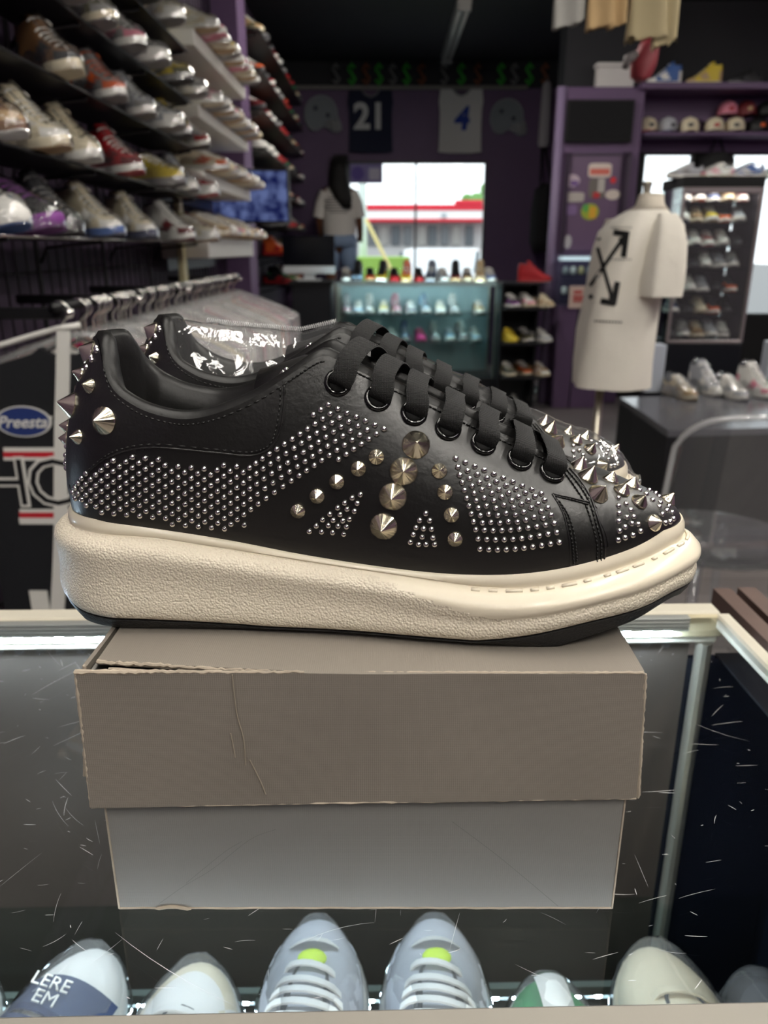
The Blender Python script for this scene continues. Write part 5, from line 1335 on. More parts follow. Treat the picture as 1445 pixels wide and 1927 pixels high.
# little figures strung along the rail
figc = {'g': srgb(60, 160, 54), 'w': srgb(110, 110, 110), 'o': srgb(120, 70, 46)}
fig = MB().tube(spline([Vector((.045, 0, .12)), Vector((0, 0, .16)), Vector((-.045, 0, .11)), Vector((0, 0, .05)), Vector((.045, 0, -.01)), Vector((0, 0, -.06)), Vector((-.05, 0, -.02))], 24), .016, 6)
fig.tube([(0, 0, .2), (0, 0, -.1)], .008, 6)
fig.v = [(p[0] * .8, p[1], p[2] * .8) for p in fig.v]; FIG = fig.mesh('figure')
nmn = {'g': 'green', 'w': 'grey', 'o': 'orange'}
for k, (x, c) in enumerate(((632, 'w'), (662, 'g'), (689, 'o'), (713, 'g'), (739, 'w'), (765, 'g'), (793, 'o'), (836, 'w'), (868, 'g'), (899, 'o'), (943, 'g'), (968, 'w'), (996, 'g'), (1025, 'o'))):
    tag(link('hanging_ornament', FIG, mat('ornament_' + c, figc[c], .6), None, on_y(x, 147, WB - .07)), 'small %s curled ornament, %s from the left along the rail' % (nmn[c], ORD[k]), 'ornament', 'ornaments strung along the rail')
wp = on_y(1026, 215, WB - .1)
wj = thing('hanging_garment', 'narrow white garment hanging beside the purple pillar', 'garment', wp)
wj_m = MB().loft([[Vector((wx * math.cos(a), .03 * math.sin(a), z)) for a in [2 * math.pi * q / 10 for q in range(10)]] for wx, z in ((.02, .32), (.05, .28), (.06, 0), (.065, -.3), (.05, -.33))], True)
link('fabric', wj_m.mesh('fabric'), mat('dim_white_cloth', srgb(170, 166, 170), .8), wj); link('hook', MB().tube([(0, 0, .31), (0, 0, .38), (.02, 0, .40)], .005, 6).mesh('hook'), CHROME, wj)
bp = on_y(1022, 400, WB - .25)
bgk = thing('backpack', 'black bag hanging on the back wall beside the pillar', 'bag', bp)
link('bag_body', MB().loft([[Vector((wx * math.cos(a), .12 * math.sin(a), z)) for a in [2 * math.pi * q / 14 for q in range(14)]] for wx, z in ((.03, .3), (.11, .24), (.14, 0), (.14, -.3), (.10, -.42))], True).mesh('bag_body'), BLACKM, bgk)
link('strap', MB().tube(spline([Vector((-.06, -.05, .28)), Vector((0, .245, .75)), Vector((.06, -.05, .28))], 14), .015, 6).mesh('strap'), BLACKM, bgk)
wsx = on_y(655, 308, WB + .02); wse = on_y(720, 345, WB + .02)
ws = thing('window_sign', 'purple sign with round emblem stuck in the window corner', 'sign', ((wsx.x + wse.x) / 2, WB + .02, (wsx.z + wse.z) / 2))
hw, hh = (wse.x - wsx.x) / 2, (wsx.z - wse.z) / 2
link('sign_sheet', MB().box(-hw, hw, -.002, .002, -hh, hh).mesh('sign_sheet', False), mat('pale_purple_sheet', srgb(150, 138, 196), .6), ws)
link('emblem', MB().prism([(-hw * .45 + hh * .72 * math.cos(a), hh * .72 * math.sin(a)) for a in [2 * math.pi * q / 24 for q in range(24)]], Matrix.Translation((0, -.002, 0)) @ Matrix.Rotation(math.pi / 2, 4, 'X'), .002).mesh('emblem', False), mat('sign_purple', srgb(112, 92, 176), .6), ws)
for q in range(3): link('print_bar', MB().box(hw * .2, hw * .85, -.005, -.002, hh * (.35 - .4 * q) - .02, hh * (.35 - .4 * q) + .02).mesh('print_bar', False), mat('sign_white', srgb(225, 220, 240), .6), ws)

# ------------------------------------------------------------------ clerk at the window, seen from behind
PY = 8.75; plat = .49
struct('step_platform', MB().rbox(on_y(560, 500, PY).x, on_y(720, 500, PY).x, 8.35, 9.3, 0, plat, .01), BLACKLAM)
pxc = on_y(638, 400, PY).x
per = thing('person', 'person in white printed t-shirt and jean shorts seen from behind at the window', 'person', (pxc, PY, plat))
def skin(name, verts, edges, radii, m, sub=2, parent=per, root=0):
    me = bpy.data.meshes.new(name); me.from_pydata(verts, edges, []); o = link(name, me, m, parent)
    md = o.modifiers.new('s', 'SKIN'); md.use_smooth_shade = True
    for v, r in zip(me.skin_vertices[0].data, radii): v.radius = r if isinstance(r, tuple) else (r, r)
    me.skin_vertices[0].data[root].use_root = True
    sb = o.modifiers.new('d', 'SUBSURF'); sb.levels = sub; sb.render_levels = sub
    return o
SKN = mat('brown_skin', srgb(112, 72, 52), .55)
V = [(0, 0, .92), (0, 0, 1.08), (0, 0, 1.28), (0, .0, 1.42), (0, -.0, 1.50), (0, .05, 1.55), (0, .10, 1.62),
     (-.09, 0, .86), (-.10, 0, .48), (-.10, 0, .08), (-.11, .10, .035), (.09, 0, .86), (.10, 0, .48), (.10, 0, .08), (.11, .10, .035),
     (-.16, 0, 1.39), (-.215, 0, 1.12), (-.20, .14, .95), (-.16, .22, .93), (.16, 0, 1.39), (.215, 0, 1.12), (.22, .12, .95), (.20, .20, .93)]
E = [(0, 1), (1, 2), (2, 3), (3, 4), (4, 5), (5, 6), (0, 7), (7, 8), (8, 9), (9, 10), (0, 11), (11, 12), (12, 13), (13, 14), (3, 15), (15, 16), (16, 17), (17, 18), (3, 19), (19, 20), (20, 21), (21, 22)]
Rd = [(.15, .11), (.135, .10), (.155, .10), (.11, .075), .052, (.075, .09), (.065, .075), .085, .055, .04, .035, .085, .055, .04, .035, .055, .042, .032, .03, .055, .042, .032, .03]
bd = skin('body', V, E, Rd, SKN)
for s in (-1, 1):     # fingers
    for f in range(5):
        hx = s * (.16 if s < 0 else .20); b = Vector((hx + (f - 2) * .016, .23 if s < 0 else .21, .925)); e2 = b + Vector(((f - 2) * .006, .055 if f else .035, -.015))
        link('finger', MB().tube([b, b.lerp(e2, .5) + Vector((0, 0, .004)), e2], [.009, .0085, .006], 7).mesh('finger'), SKN, bd)
mb = MB(); rg2 = [(.165, .125, .96), (.175, .125, 1.05), (.18, .12, 1.2), (.20, .115, 1.33), (.16, .09, 1.43), (.07, .065, 1.475)]
mb.loft([[Vector((a * math.cos(t_), b * math.sin(t_), z)) for t_ in [2 * math.pi * q / 20 for q in range(20)]] for a, b, z in rg2], False)
for s in (-1, 1): mb.tube([(s * .13, 0, 1.40), (s * .18, 0, 1.29), (s * .215, 0, 1.15)], [.07, .07, .065], 12, cap=False)
link('t_shirt', mb.mesh('t_shirt'), mat('white_tee', srgb(222, 216, 210), .85, bump=('noise', 25, .4, .01)), per)
for k in range(6):
    wd_ = (.10, .14, .12, .15, .13, .09)[k]; z = 1.34 - .028 * k
    link('shirt_print', MB().grid(lambda u, v: Vector(((2 * u - 1) * wd_, -.118 - .004 + .10 * ((2 * u - 1) * wd_)**2 * 12, z + (v - .5) * .011)), 8, 1).mesh('shirt_print'), mat('grey_print', srgb(120, 116, 114), .8), per)
mb = MB(); mb.loft([[Vector((a * math.cos(t_), b * math.sin(t_), z)) for t_ in [2 * math.pi * q / 18 for q in range(18)]] for a, b, z in ((.165, .12, .995), (.185, .135, .93), (.19, .14, .86))], True)
for s in (-1, 1): mb.tube([(s * .09, 0, .92), (s * .098, 0, .74), (s * .10, 0, .62)], [.10, .092, .088], 14)
link('jean_shorts', mb.mesh('jean_shorts'), mat('light_denim', srgb(140, 160, 190), .85), per)
mb = MB(); mb.loft([[Vector((a * math.cos(t_) + ox, b * math.sin(t_) + oy, z)) for t_ in [2 * math.pi * q / 18 for q in range(18)]] for a, b, z, ox, oy in ((.03, .03, 1.735, 0, .06), (.085, .10, 1.70, 0, .055), (.105, .12, 1.62, 0, .04), (.11, .11, 1.54, 0, .0), (.11, .07, 1.45, .01, -.075), (.095, .05, 1.34, .05, -.105), (.045, .03, 1.24, .09, -.12))], True)
link('hair', mb.mesh('hair'), mat('black_hair', srgb(20, 17, 16), .5, bump=('noise', 120, .8, .01)), per)
for s in (-1, 1):
    link('shoe', MB().loft([[Vector((s * .105 + a * math.cos(t_), .04 + b * math.sin(t_), z)) for t_ in [2 * math.pi * q / 14 for q in range(14)]] for a, b, z in ((.045, .13, .0), (.05, .135, .03), (.045, .12, .06), (.04, .05, .10))], True).mesh('shoe'), BLACKM, per)

spk = thing('wall_speaker', 'black speaker on the back wall above the person', 'speaker', on_y(641, 318, WB - .1))
link('speaker_box', MB().rbox(-.085, .085, -.08, .099, -.14, .14, .008).mesh('speaker_box', True, 30), BLACKM, spk)
link('speaker_cone', MB().lathe([(.002, 0), (.04, .004), (.055, .010), (.06, .004)], 20, Matrix.Translation((0, -.081, -.03)) @ Matrix.Rotation(math.pi / 2, 4, 'X')).mesh('speaker_cone', True, 40), BLACK, spk)
# ------------------------------------------------------------------ pillar: screen, stickers
TVY = COLY - .035
a, b = on_y(1063, 268, TVY), on_y(1196, 187, TVY)
tv = thing('television', 'black flat television hung on the purple pillar', 'television', ((a.x + b.x) / 2, TVY + .03, a.z))
link('tv_case', at(MB().rbox(a.x, b.x, TVY, TVY + .03, a.z, b.z, .006), tv.location).mesh('tv_case', True, 30), BLACKM, tv)
link('tv_screen', at(MB().box(a.x + .015, b.x - .015, TVY - .001, TVY, a.z + .015, b.z - .015), tv.location).mesh('tv_screen', False), mat('off_screen', srgb(14, 14, 17), .55, spec=.2), tv)
a, b = on_y(1062, 472, COLY - .01), on_y(1172, 292, COLY - .01)
bo = thing('notice_board', 'purple framed notice board with stickers on the pillar', 'notice board', ((a.x + b.x) / 2, COLY, a.z))
link('board', at(MB().rbox(a.x, b.x, COLY - .015, COLY - .001, a.z, b.z, .003), bo.location).mesh('board', True, 30), mat('board_purple', srgb(104, 82, 110), .35), bo)
for q, (x0, x1, y0, y1) in enumerate(((1060, 1064, 292, 472), (1170, 1174, 292, 472), (1064, 1170, 288, 293))):
    c0, c1 = on_y(x0, y1, COLY - .02), on_y(x1, y0, COLY - .02); link('frame_bar', at(MB().rbox(c0.x, c1.x, COLY - .022, COLY - .0155, c0.z, c1.z, .002), bo.location).mesh('frame_bar', True, 30), mat('board_frame', srgb(70, 58, 76), .5), bo)
def sticker(x0, x1, y0, y1, col, name, extra=None, rnd=False):
    c0, c1 = on_y(x0, y1, COLY - .018), on_y(x1, y0, COLY - .018); cx, cz = (c0.x + c1.x) / 2, (c0.z + c1.z) / 2; rx, rz = (c1.x - c0.x) / 2, (c1.z - c0.z) / 2
    n = 24; e_ = 1.0 if rnd else .35
    poly = [(math.copysign(abs(math.cos(t_))**e_, math.cos(t_)) * rx, math.copysign(abs(math.sin(t_))**e_, math.sin(t_)) * rz) for t_ in [2 * math.pi * (q + .5) / n for q in range(n)]]
    Mx = Matrix.Translation(Vector((cx, COLY - .0155, cz)) - bo.location) @ Matrix.Rotation(math.pi / 2, 4, 'X')
    st = link('sticker', MB().prism(poly, Mx, .003).mesh('sticker', False), mat('sticker_' + name, col, .4), bo)
    if extra:
        for (fx0, fx1, fz0, fz1, c2, n2) in extra:
            link('print', MB().prism([(lerp(-rx, rx, fx0), lerp(-rz, rz, fz0)), (lerp(-rx, rx, fx1), lerp(-rz, rz, fz0)), (lerp(-rx, rx, fx1), lerp(-rz, rz, fz1)), (lerp(-rx, rx, fx0), lerp(-rz, rz, fz1))], Mx, .0045).mesh('print', False), mat('print_' + n2, c2, .5), st)
S_ = srgb
sticker(1106, 1152, 307, 334, S_(222, 206, 196), 'pale', [(.08, .92, .2, .62, S_(214, 110, 96), 'coral')])
sticker(1148, 1160, 333, 345, S_(215, 40, 50), 'red', None, True)
sticker(1061, 1092, 328, 352, S_(196, 176, 190), 'mauve', [(.4, .9, .1, .5, S_(120, 90, 150), 'violet')], True)
sticker(1059, 1100, 362, 380, S_(186, 178, 172), 'stone', None)
sticker(1056, 1086, 386, 404, S_(130, 104, 150), 'violet2', None)
sticker(1106, 1140, 336, 373, S_(110, 104, 98), 'mono', [(.3, .7, .0, .3, S_(190, 50, 55), 'red'), (.55, .95, .3, 1, S_(190, 184, 178), 'stone')])
sticker(1138, 1168, 357, 376, S_(214, 202, 192), 'oval', None, True)
sticker(1092, 1128, 383, 414, S_(160, 176, 60), 'lime', [(.45, .85, .1, .8, S_(222, 170, 50), 'amber'), (.1, .4, .5, .95, S_(90, 170, 80), 'green')], True)
sticker(1060, 1076, 442, 468, S_(190, 186, 190), 'fig', None, True)
# low lit glass shelf in front of the pillar
a, b = on_y(1052, 575, COLY - .25), on_y(1122, 480, COLY - .25)
gc = thing('small_glass_case', 'small lit glass case of pale goods before the pillar', 'display case', ((a.x + b.x) / 2, COLY - .15, 0))
gO = gc.location
link('case_body', at(MB().rbox(a.x, b.x + .1, COLY - .24, COLY - .03, 0, a.z, .004), gO).mesh('case_body', True, 30), PURP, gc)
link('glass', at(MB().box(a.x, b.x + .1, COLY - .25, COLY - .03, a.z, b.z), gO).mesh('glass', False), TEAL, gc)
link('case_light', at(MB().rbox(a.x + .01, b.x + .08, COLY - .10, COLY - .06, b.z - .045, b.z - .012, .004), gO).mesh('case_light', True, 30), glow('case_led_small', (.8, .92, 1.0), 1.0), gc)
for q in range(2): link('shelf', at(MB().box(a.x + .01, b.x + .09, COLY - .22, COLY - .05, lerp(a.z, b.z, .2 + .4 * q), lerp(a.z, b.z, .2 + .4 * q) + .008), gO).mesh('shelf', False), TEAL, gc)
for q in range(10):
    r, c = divmod(q, 5); z = lerp(a.z, b.z, .2 + .4 * r) + .0085; x = lerp(a.x + .05, b.x + .04, c / 4)
    tag(link('jar', MB().lathe([(.001, 0), (.022, 0), (.024, .02), (.022, .05), (.012, .06), (.001, .062)], 12).mesh('jar'), mat('jar_%d' % (q % 3), [srgb(225, 228, 232), srgb(200, 190, 150), srgb(170, 178, 190)][q % 3], .3), None, (x, COLY - .16, z)), 'small pale jar, %s from the left on the %s shelf of the small case' % (ORD[c], ['lower', 'upper'][r]), 'jar', 'jars in the small lit case')
a, b = on_y(1069, 580, COLY - .35), on_y(1112, 538, COLY - .35)
sg = thing('price_sign', 'cream card sign with red print before the pillar', 'sign', ((a.x + b.x) / 2, COLY - .35, a.z))
link('card', at(MB().rbox(a.x, b.x, COLY - .353, COLY - .349, a.z, b.z, .001), sg.location).mesh('card', True, 30), mat('cream_card', srgb(220, 196, 184), .6), sg)
hz = b.z - a.z
hwx = (b.x - a.x) / 2
for q, (x0, x1, zc, hh_) in enumerate(((-.6, .2, .72, .07), (-.65, .6, .5, .06), (-.6, .65, .34, .05))):
    link('red_print', MB().rbox(hwx * x0, hwx * x1, -.0055, -.0042, hz * (zc - hh_), hz * (zc + hh_), .0003).mesh('red_print', True, 30), mat('red_ink', srgb(200, 70, 70), .6), sg)
link('easel', at(MB().tube([(sg.location.x, COLY - .347, b.z - .02), (sg.location.x, COLY - .27, 0.0)], .006, 6), sg.location).mesh('easel'), BLACK, sg)
# ------------------------------------------------------------------ ledge, caps, things in the storefront
LEDGE = sf
struct('ledge_storefront', MB().rbox(COLX1 - .05, WR, WS - .35, WS - .021, sf - .05, sf - .001, .005), PURP)
for k, (x, cw, kd) in enumerate(((1247, ('blue', 'white', 'white', 'navy', 'white'), 'high'), (1322, ('yellow', 'tan', 'cream', 'tan', 'cream'), 'high'), (1400, ('black', 'dark', 'grey', 'black', 'black'), 'low'))):
    P_ = on_y(x, 168, WS - .18); shoe(kd, cw, (P_.x, WS - .18, LEDGE), math.pi + random.uniform(-.1, .1), '%s sneaker on the high ledge over the storefront, %s of three' % (cw_label(cw), ['left', 'middle', 'right'][k]), 'sneakers on the high ledge')
a, b = on_y(1121, 164, COLY + .05), on_y(1194, 118, COLY + .05)
wb_ = thing('white_box', 'plain white box standing on top of the purple pillar', 'box', ((a.x + b.x) / 2, COLY + .065, pz))
link('box_body', MB().rbox(-(b.x - a.x) / 2, (b.x - a.x) / 2, -.05, .05, 0, (b.z - a.z) * .82, .004).mesh('box_body', True, 30), mat('dim_white_card', srgb(196, 192, 190), .6), wb_)
link('box_lid', MB().rbox(-(b.x - a.x) / 2 - .012, (b.x - a.x) / 2 + .012, -.056, .056, (b.z - a.z) * .83, b.z - a.z, .004).mesh('box_lid', True, 30), MATS['dim_white_card'], wb_)
def cap_parts():
    cr = MB(); cr.loft([[Vector((r * math.cos(t_), r * 1.08 * math.sin(t_), z)) for t_ in [2 * math.pi * q / 20 for q in range(20)]] for r, z in ((.092, 0), (.094, .03), (.088, .07), (.066, .105), (.03, .122), (.005, .125))], True)
    br = MB(); br.grid(lambda u, v: Vector(((2 * u - 1) * .088 * (1 - .25 * v * v), -.085 * (1 - .35 * (2 * u - 1)**2) - .075 * v * (1 - .55 * (2 * u - 1)**2), .006 - .012 * (2 * u - 1)**2 - .010 * v)), 12, 5)
    br.grid(lambda u, v: Vector(((2 * u - 1) * .088 * (1 - .25 * v * v), -.085 * (1 - .35 * (2 * u - 1)**2) - .075 * v * (1 - .55 * (2 * u - 1)**2), .003 - .012 * (2 * u - 1)**2 - .010 * v)), 12, 5, True)
    bt = MB().ball((0, 0, .126), .008, 8, 6); lg = MB().rbox(-.025, .025, -.104, -.096, .028, .062, .004)
    return {'crown': cr.mesh('crown', True, 60), 'brim': br.mesh('brim'), 'button': bt.mesh('button'), 'emblem': lg.mesh('emblem', True, 30)}
CAPP = cap_parts()
def cap(loc, c1, c2, c3, label, rz=0, rx=0):
    t = thing('cap', label, 'cap', loc, rz, 'caps on the storefront shelf', .85)
    if rx: t.rotation_euler = (rx, 0, rz)
    link('crown', CAPP['crown'], cm(c1), t); link('brim', CAPP['brim'], cm(c2), t); link('button', CAPP['button'], cm(c1), t); link('emblem', CAPP['emblem'], cm(c3), t)
cz_ = on_y(1300, 252, WS - .16).z
struct('shelf_storefront', MB().rbox(COLX1 + .02, WR, WS - .30, WS - .021, cz_ - .03, cz_ - .001, .004), PURP)
capl = [(1218, 'cream', 'red', 'dark'), (1256, 'silver', 'navy', 'dark'), (1297, 'cream', 'cream', 'dark'), (1344, 'cream', 'dark', 'red'), (1383, 'cream', 'dark', 'dark'), (1425, 'black', 'black', 'orange'), (1468, 'navy', 'black', 'white')]
for k, (x, c1, c2, c3) in enumerate(capl):
    P_ = on_y(x, 250, WS - .16); cap((P_.x, WS - .14, cz_ + .022), c1, c2, c3, '%s cap with %s brim, %s from the left on the storefront shelf' % ({'dark': 'charcoal'}.get(c1, c1), {'dark': 'charcoal'}.get(c2, c2), ORD[k]), random.uniform(-.25, .25))
rz2 = on_y(1366, 222, WS - .1).z
struct('shelf_cap_upper', MB().rbox(on_y(1320, 222, WS - .1).x, WR, WS - .12, WS - .021, rz2 - .03, rz2 - .001, .003), PURP)
cap((on_y(1367, 218, WS - .1).x, WS - .10, rz2 + .021), 'pink', 'black', 'red', 'pink cap with black brim on the small upper storefront shelf')
cap((on_y(1402, 218, WS - .1).x, WS - .10, rz2 + .021), 'maroon', 'maroon', 'tan', 'maroon cap on the small upper storefront shelf')
cap((on_y(1440, 218, WS - .1).x, WS - .10, rz2 + .021), 'black', 'black', 'dark', 'black cap at the right end of the small upper shelf')
# ------------------------------------------------------------------ tall display cabinet with sneakers
TY = 5.3; a, b = on_y(1253, 645, TY), on_y(1440, 352, TY); TX1 = b.x
tc_ = thing('display_cabinet', 'tall black display cabinet with silver frame full of sneakers', 'cabinet', ((a.x + TX1) / 2, TY + .2, 0))
tO = tc_.location; FRM = mat('silver_pink_frame', srgb(176, 166, 166), .35, metal=.6)
def tp(name, mb, m): return link(name, at(mb, tO).mesh(name, True, 30), m, tc_)
zt = on_y(1300, 331, TY).z
tp('cabinet_base', MB().rbox(a.x, TX1, TY, TY + .42, 0, a.z - .005, .004), BLACKLAM)
tp('header', MB().rbox(a.x, TX1, TY, TY + .42, b.z + .001, zt, .004), BLACKM)
tp('cabinet_back', MB().box(a.x + .02, TX1 - .02, TY + .40, TY + .42, a.z, b.z), mat('dark_cabinet_back', srgb(46, 44, 50), .5))
for x in (a.x, TX1 - .02): tp('frame_post', MB().rbox(x, x + .02, TY, TY + .02, a.z, b.z, .003), FRM)
tp('side_glass', MB().box(a.x, a.x + .006, TY + .021, TY + .39, a.z, b.z), TEAL)
tp('side_board', MB().box(TX1 - .012, TX1 - .002, TY + .021, TY + .39, a.z, b.z), mat('dark_cabinet_back', srgb(46, 44, 50), .5))
tp('frame_rail', MB().rbox(a.x + .02, TX1 - .02, TY, TY + .02, a.z - .004, a.z + .016, .003), FRM); tp('frame_rail', MB().rbox(a.x + .02, TX1 - .02, TY, TY + .02, b.z - .035, b.z, .003), FRM)
tp('front_glass', MB().box(a.x + .02, TX1 - .02, TY + .006, TY + .010, a.z + .016, b.z - .035), film('cabinet_glass', boost=.9, rough=.03, haze=.03))
tp('added_cabinet_light', MB().rbox(a.x + .03, TX1 - .03, TY + .025, TY + .045, b.z - .026, b.z - .008, .003), glow('cabinet_led', (1, .93, .85), 22))
tn2 = ['bottom', 'second', 'third', 'fourth', 'fifth', 'sixth', 'seventh']
zs = [on_y(1330, y, TY + .2).z for y in (632, 588, 548, 504, 464, 420, 382)]
tcol = [[6, 2, 11, 10, 1], [14, 6, 3, 12, 6], [6, 0, 10, 6, 12], [1, 6, 0, 10, 2], [8, 4, 7, 1, 6], [4, 11, 9, 12, 10], [14, 12, 4, 11, 7]]
for r, z in enumerate(zs):
    tp('cabinet_shelf', MB().box(a.x + .022, TX1 - .022, TY + .04, TY + .395, z - .009, z - .001), TEAL)
    for k in range(5):
        cw = CWS[tcol[r][k % 5]]; x = lerp(a.x + .075, TX1 - .075, k / 4)
        shoe(['low', 'runner'][(k + r) % 2], cw, (x, TY + .20, z), math.radians(-96 + random.uniform(-5, 5)), '%s sneaker, %s from the left on the %s cabinet shelf' % (cw_label(cw), ORD[k], tn2[r]), 'sneakers in the tall cabinet', scale=.92)
for k, (x, kd, cw) in enumerate(((1288, 'low', ('silver', 'grey', 'white', 'grey', 'white')), (1345, 'low', ('white', 'pink', 'cream', 'tan', 'white')), (1402, 'low', ('blue', 'silver', 'white', 'grey', 'white')), (1462, 'low', ('silver', 'white', 'white', 'grey', 'white')))):
    P_ = on_y(x, 325, TY + .2); shoe(kd, cw, (P_.x, TY + .2, zt), math.pi + random.uniform(-.2, .2), '%s sneaker on top of the tall cabinet, %s from the left' % (cw_label(cw), ORD[k]), 'sneakers on the tall cabinet', k > 0, scale=.85)
P_ = on_y(1345, 328, WS - .12)
hb = thing('hanging_bag', 'black bag hanging between the two small storefront windows', 'bag', (P_.x, WS - .12, P_.z))
link('bag_body', MB().loft([[Vector((w_ * math.cos(t_), .07 * math.sin(t_), z)) for t_ in [2 * math.pi * q / 16 for q in range(16)]] for w_, z in ((.06, .17), (.15, .13), (.17, 0), (.16, -.16), (.10, -.20))], True).mesh('bag_body'), BLACKM, hb)
link('badge', MB().lathe([(.001, 0), (.03, 0), (.03, .006), (.001, .008)], 16, Matrix.Translation((.03, -.07, .04)) @ Matrix.Rotation(math.pi / 2, 4, 'X')).mesh('badge', True, 40), mat('badge_grey', srgb(70, 72, 76), .3, metal=.6), hb)
link('strap', MB().tube(spline([Vector((-.06, 0, .16)), Vector((0, .04, .30)), Vector((.06, 0, .16))], 10), .008, 6).mesh('strap'), BLACKM, hb)
# ------------------------------------------------------------------ mannequin in a white t-shirt
MY = 2.95; mc = on_y(1184, 560, MY)
mq = thing('mannequin', 'torso mannequin in a white t-shirt with crossed black arrows on the back', 'mannequin', (mc.x, MY, 0), 0)
mO = mq.location; TEE = mat('white_cotton', srgb(234, 228, 216), .85, sheen=.1, bump=('noise', 14, .35, .02))
def mz(y): return on_y(1184, y, MY).z
def mw(x): return on_y(x, 500, MY).x - mc.x
secs_ = [(372, 1190, 1232, .05), (386, 1187, 1236, .055), (396, 1172, 1243, .075), (412, 1148, 1252, .11), (435, 1128, 1250, .125), (470, 1120, 1248, .13), (520, 1112, 1246, .13), (560, 1108, 1246, .13), (620, 1102, 1245, .135), (680, 1099, 1243, .14), (724, 1098, 1242, .14)]
rings = []
for y, x0, x1, d in secs_:
    cx, hw_ = (mw(x0) + mw(x1)) / 2, (mw(x1) - mw(x0)) / 2
    rings.append([Vector((cx + (hw_ + (.007 * math.sin(7 * t_ + y * .012) + .004 * math.sin(3 * t_ - y * .03)) * (1 if y > 430 else 0)) * math.copysign(abs(math.cos(t_))**.8, math.cos(t_)), (d + (.010 * math.sin(6 * t_ + y * .015)) * (1 if y > 430 else 0)) * math.copysign(abs(math.sin(t_))**.8, math.sin(t_)), mz(y))) for t_ in [2 * math.pi * q / 40 for q in range(40)]])
tee = MB().loft(rings[2:], False); tee_o = link('t_shirt', tee.mesh('t_shirt'), TEE, mq)
nk = MB().loft([[Vector((p.x, p.y, p.z)) for p in r] for r in rings[:3]], True); link('collar', nk.mesh('collar'), mat('cotton_rib', srgb(214, 204, 188), .85), mq)
# sleeve nearest the camera, hanging from the right shoulder
sl_ = []
for y, x0, x1, yo, d in ((404, 1206, 1248, -.055, .075), (425, 1198, 1259, -.085, .085), (460, 1192, 1265, -.11, .085), (500, 1189, 1266, -.125, .082), (530, 1187, 1265, -.135, .080), (553, 1187, 1262, -.14, .078)):
    cx, hw_ = (mw(x0) + mw(x1)) / 2, (mw(x1) - mw(x0)) / 2
    sl_.append([Vector((cx + hw_ * math.cos(t_) + .006 * math.sin(4 * t_), yo + d * math.sin(t_) + .01 * math.sin(3 * t_), mz(y))) for t_ in [2 * math.pi * q / 28 for q in range(28)]])
link('sleeve', MB().loft(sl_, True).mesh('sleeve', True, 60), TEE, mq)
sl2 = []
for y, cx_, yo in ((410, 1178, .10), (450, 1172, .15), (500, 1166, .17), (545, 1164, .175)):
    sl2.append([Vector((mw(cx_) + .06 * math.cos(t_), yo + .06 * math.sin(t_), mz(y))) for t_ in [2 * math.pi * q / 20 for q in range(20)]])
link('sleeve', MB().loft(sl2, True).mesh('sleeve', True, 60), TEE, mq)
link('neck_block', MB().loft([[Vector((mw(1212) + r * math.cos(t_), .8 * r * math.sin(t_), z)) for t_ in [2 * math.pi * q / 20 for q in range(20)]] for r, z in ((.045, mz(380)), (.045, mz(368)), (.038, mz(364)))], True).mesh('neck_block', True, 40), mat('mannequin_cream', srgb(210, 200, 184), .5), mq)
kn = on_y(1202, 344, MY); link('neck_knob', MB().lathe([(.012, mz(366)), (.014, mz(352)), (.018, mz(346)), (.016, mz(342)), (.003, mz(340))], 14, Matrix.Translation((mw(1203), 0, 0))).mesh('neck_knob', True, 40), ALU, mq)
link('pole', MB().tube([(mw(1150), 0, .02), (mw(1150), 0, mz(700))], .016, 12).mesh('pole'), ALU, mq)
link('stand_base', MB().lathe([(.005, .002), (.17, .002), (.17, .012), (.02, .03), (.02, .05)], 28, Matrix.Translation((mw(1150), 0, 0))).mesh('stand_base', True, 40), BLACK, mq)
BT = BVHTree.FromPolygons([Vector(p) + mO for p in tee.v], tee.f)
INK = mat('black_ink', srgb(12, 12, 14), .8)
def inkbar(x0, y0, x1, y1, wpx, name='arrow_print'):
    n = 10; d = Vector((x1 - x0, y1 - y0)).normalized(); pn = Vector((-d.y, d.x)) * wpx / 2; rr = []
    for k in range(n + 1):
        x, y = lerp(x0, x1, k / n), lerp(y0, y1, k / n); q = []
        for s in (-1, 1):
            dr = ray(x + pn.x * s, y + pn.y * s).normalized(); l, nn, i_, _ = BT.ray_cast(CAM, dr)
            if l is None: break
            q.append(l - dr * .004 - mO)
        if len(q) == 2: rr.append(q)
    if len(rr) > 1: link(name, MB().loft(rr, False, wrap=False).mesh(name), INK, mq)
for bar in ((1154, 437, 1184, 441, 11), (1179, 437, 1173, 484, 11), (1170, 446, 1176, 460, 14), (1174, 446, 1110, 538, 7), (1121, 455, 1153, 566, 7), (1162, 530, 1154, 573, 11), (1130, 566, 1158, 571, 11), (1150, 556, 1156, 566, 12), (1122, 430, 1127, 452, 8), (1108, 560, 1116, 556, 8)): inkbar(*bar)
for k in range(16):
    inkbar(1150 + (k % 8) * 5, 428 + (k // 8) * 60, 1153 + (k % 8) * 5, 428.5 + (k // 8) * 60, 2, 'small_print')
for k in range(9): inkbar(1118 + k * 6, 604 + .3 * k, 1122 + k * 6, 604.2 + .3 * k, 3, 'small_print')
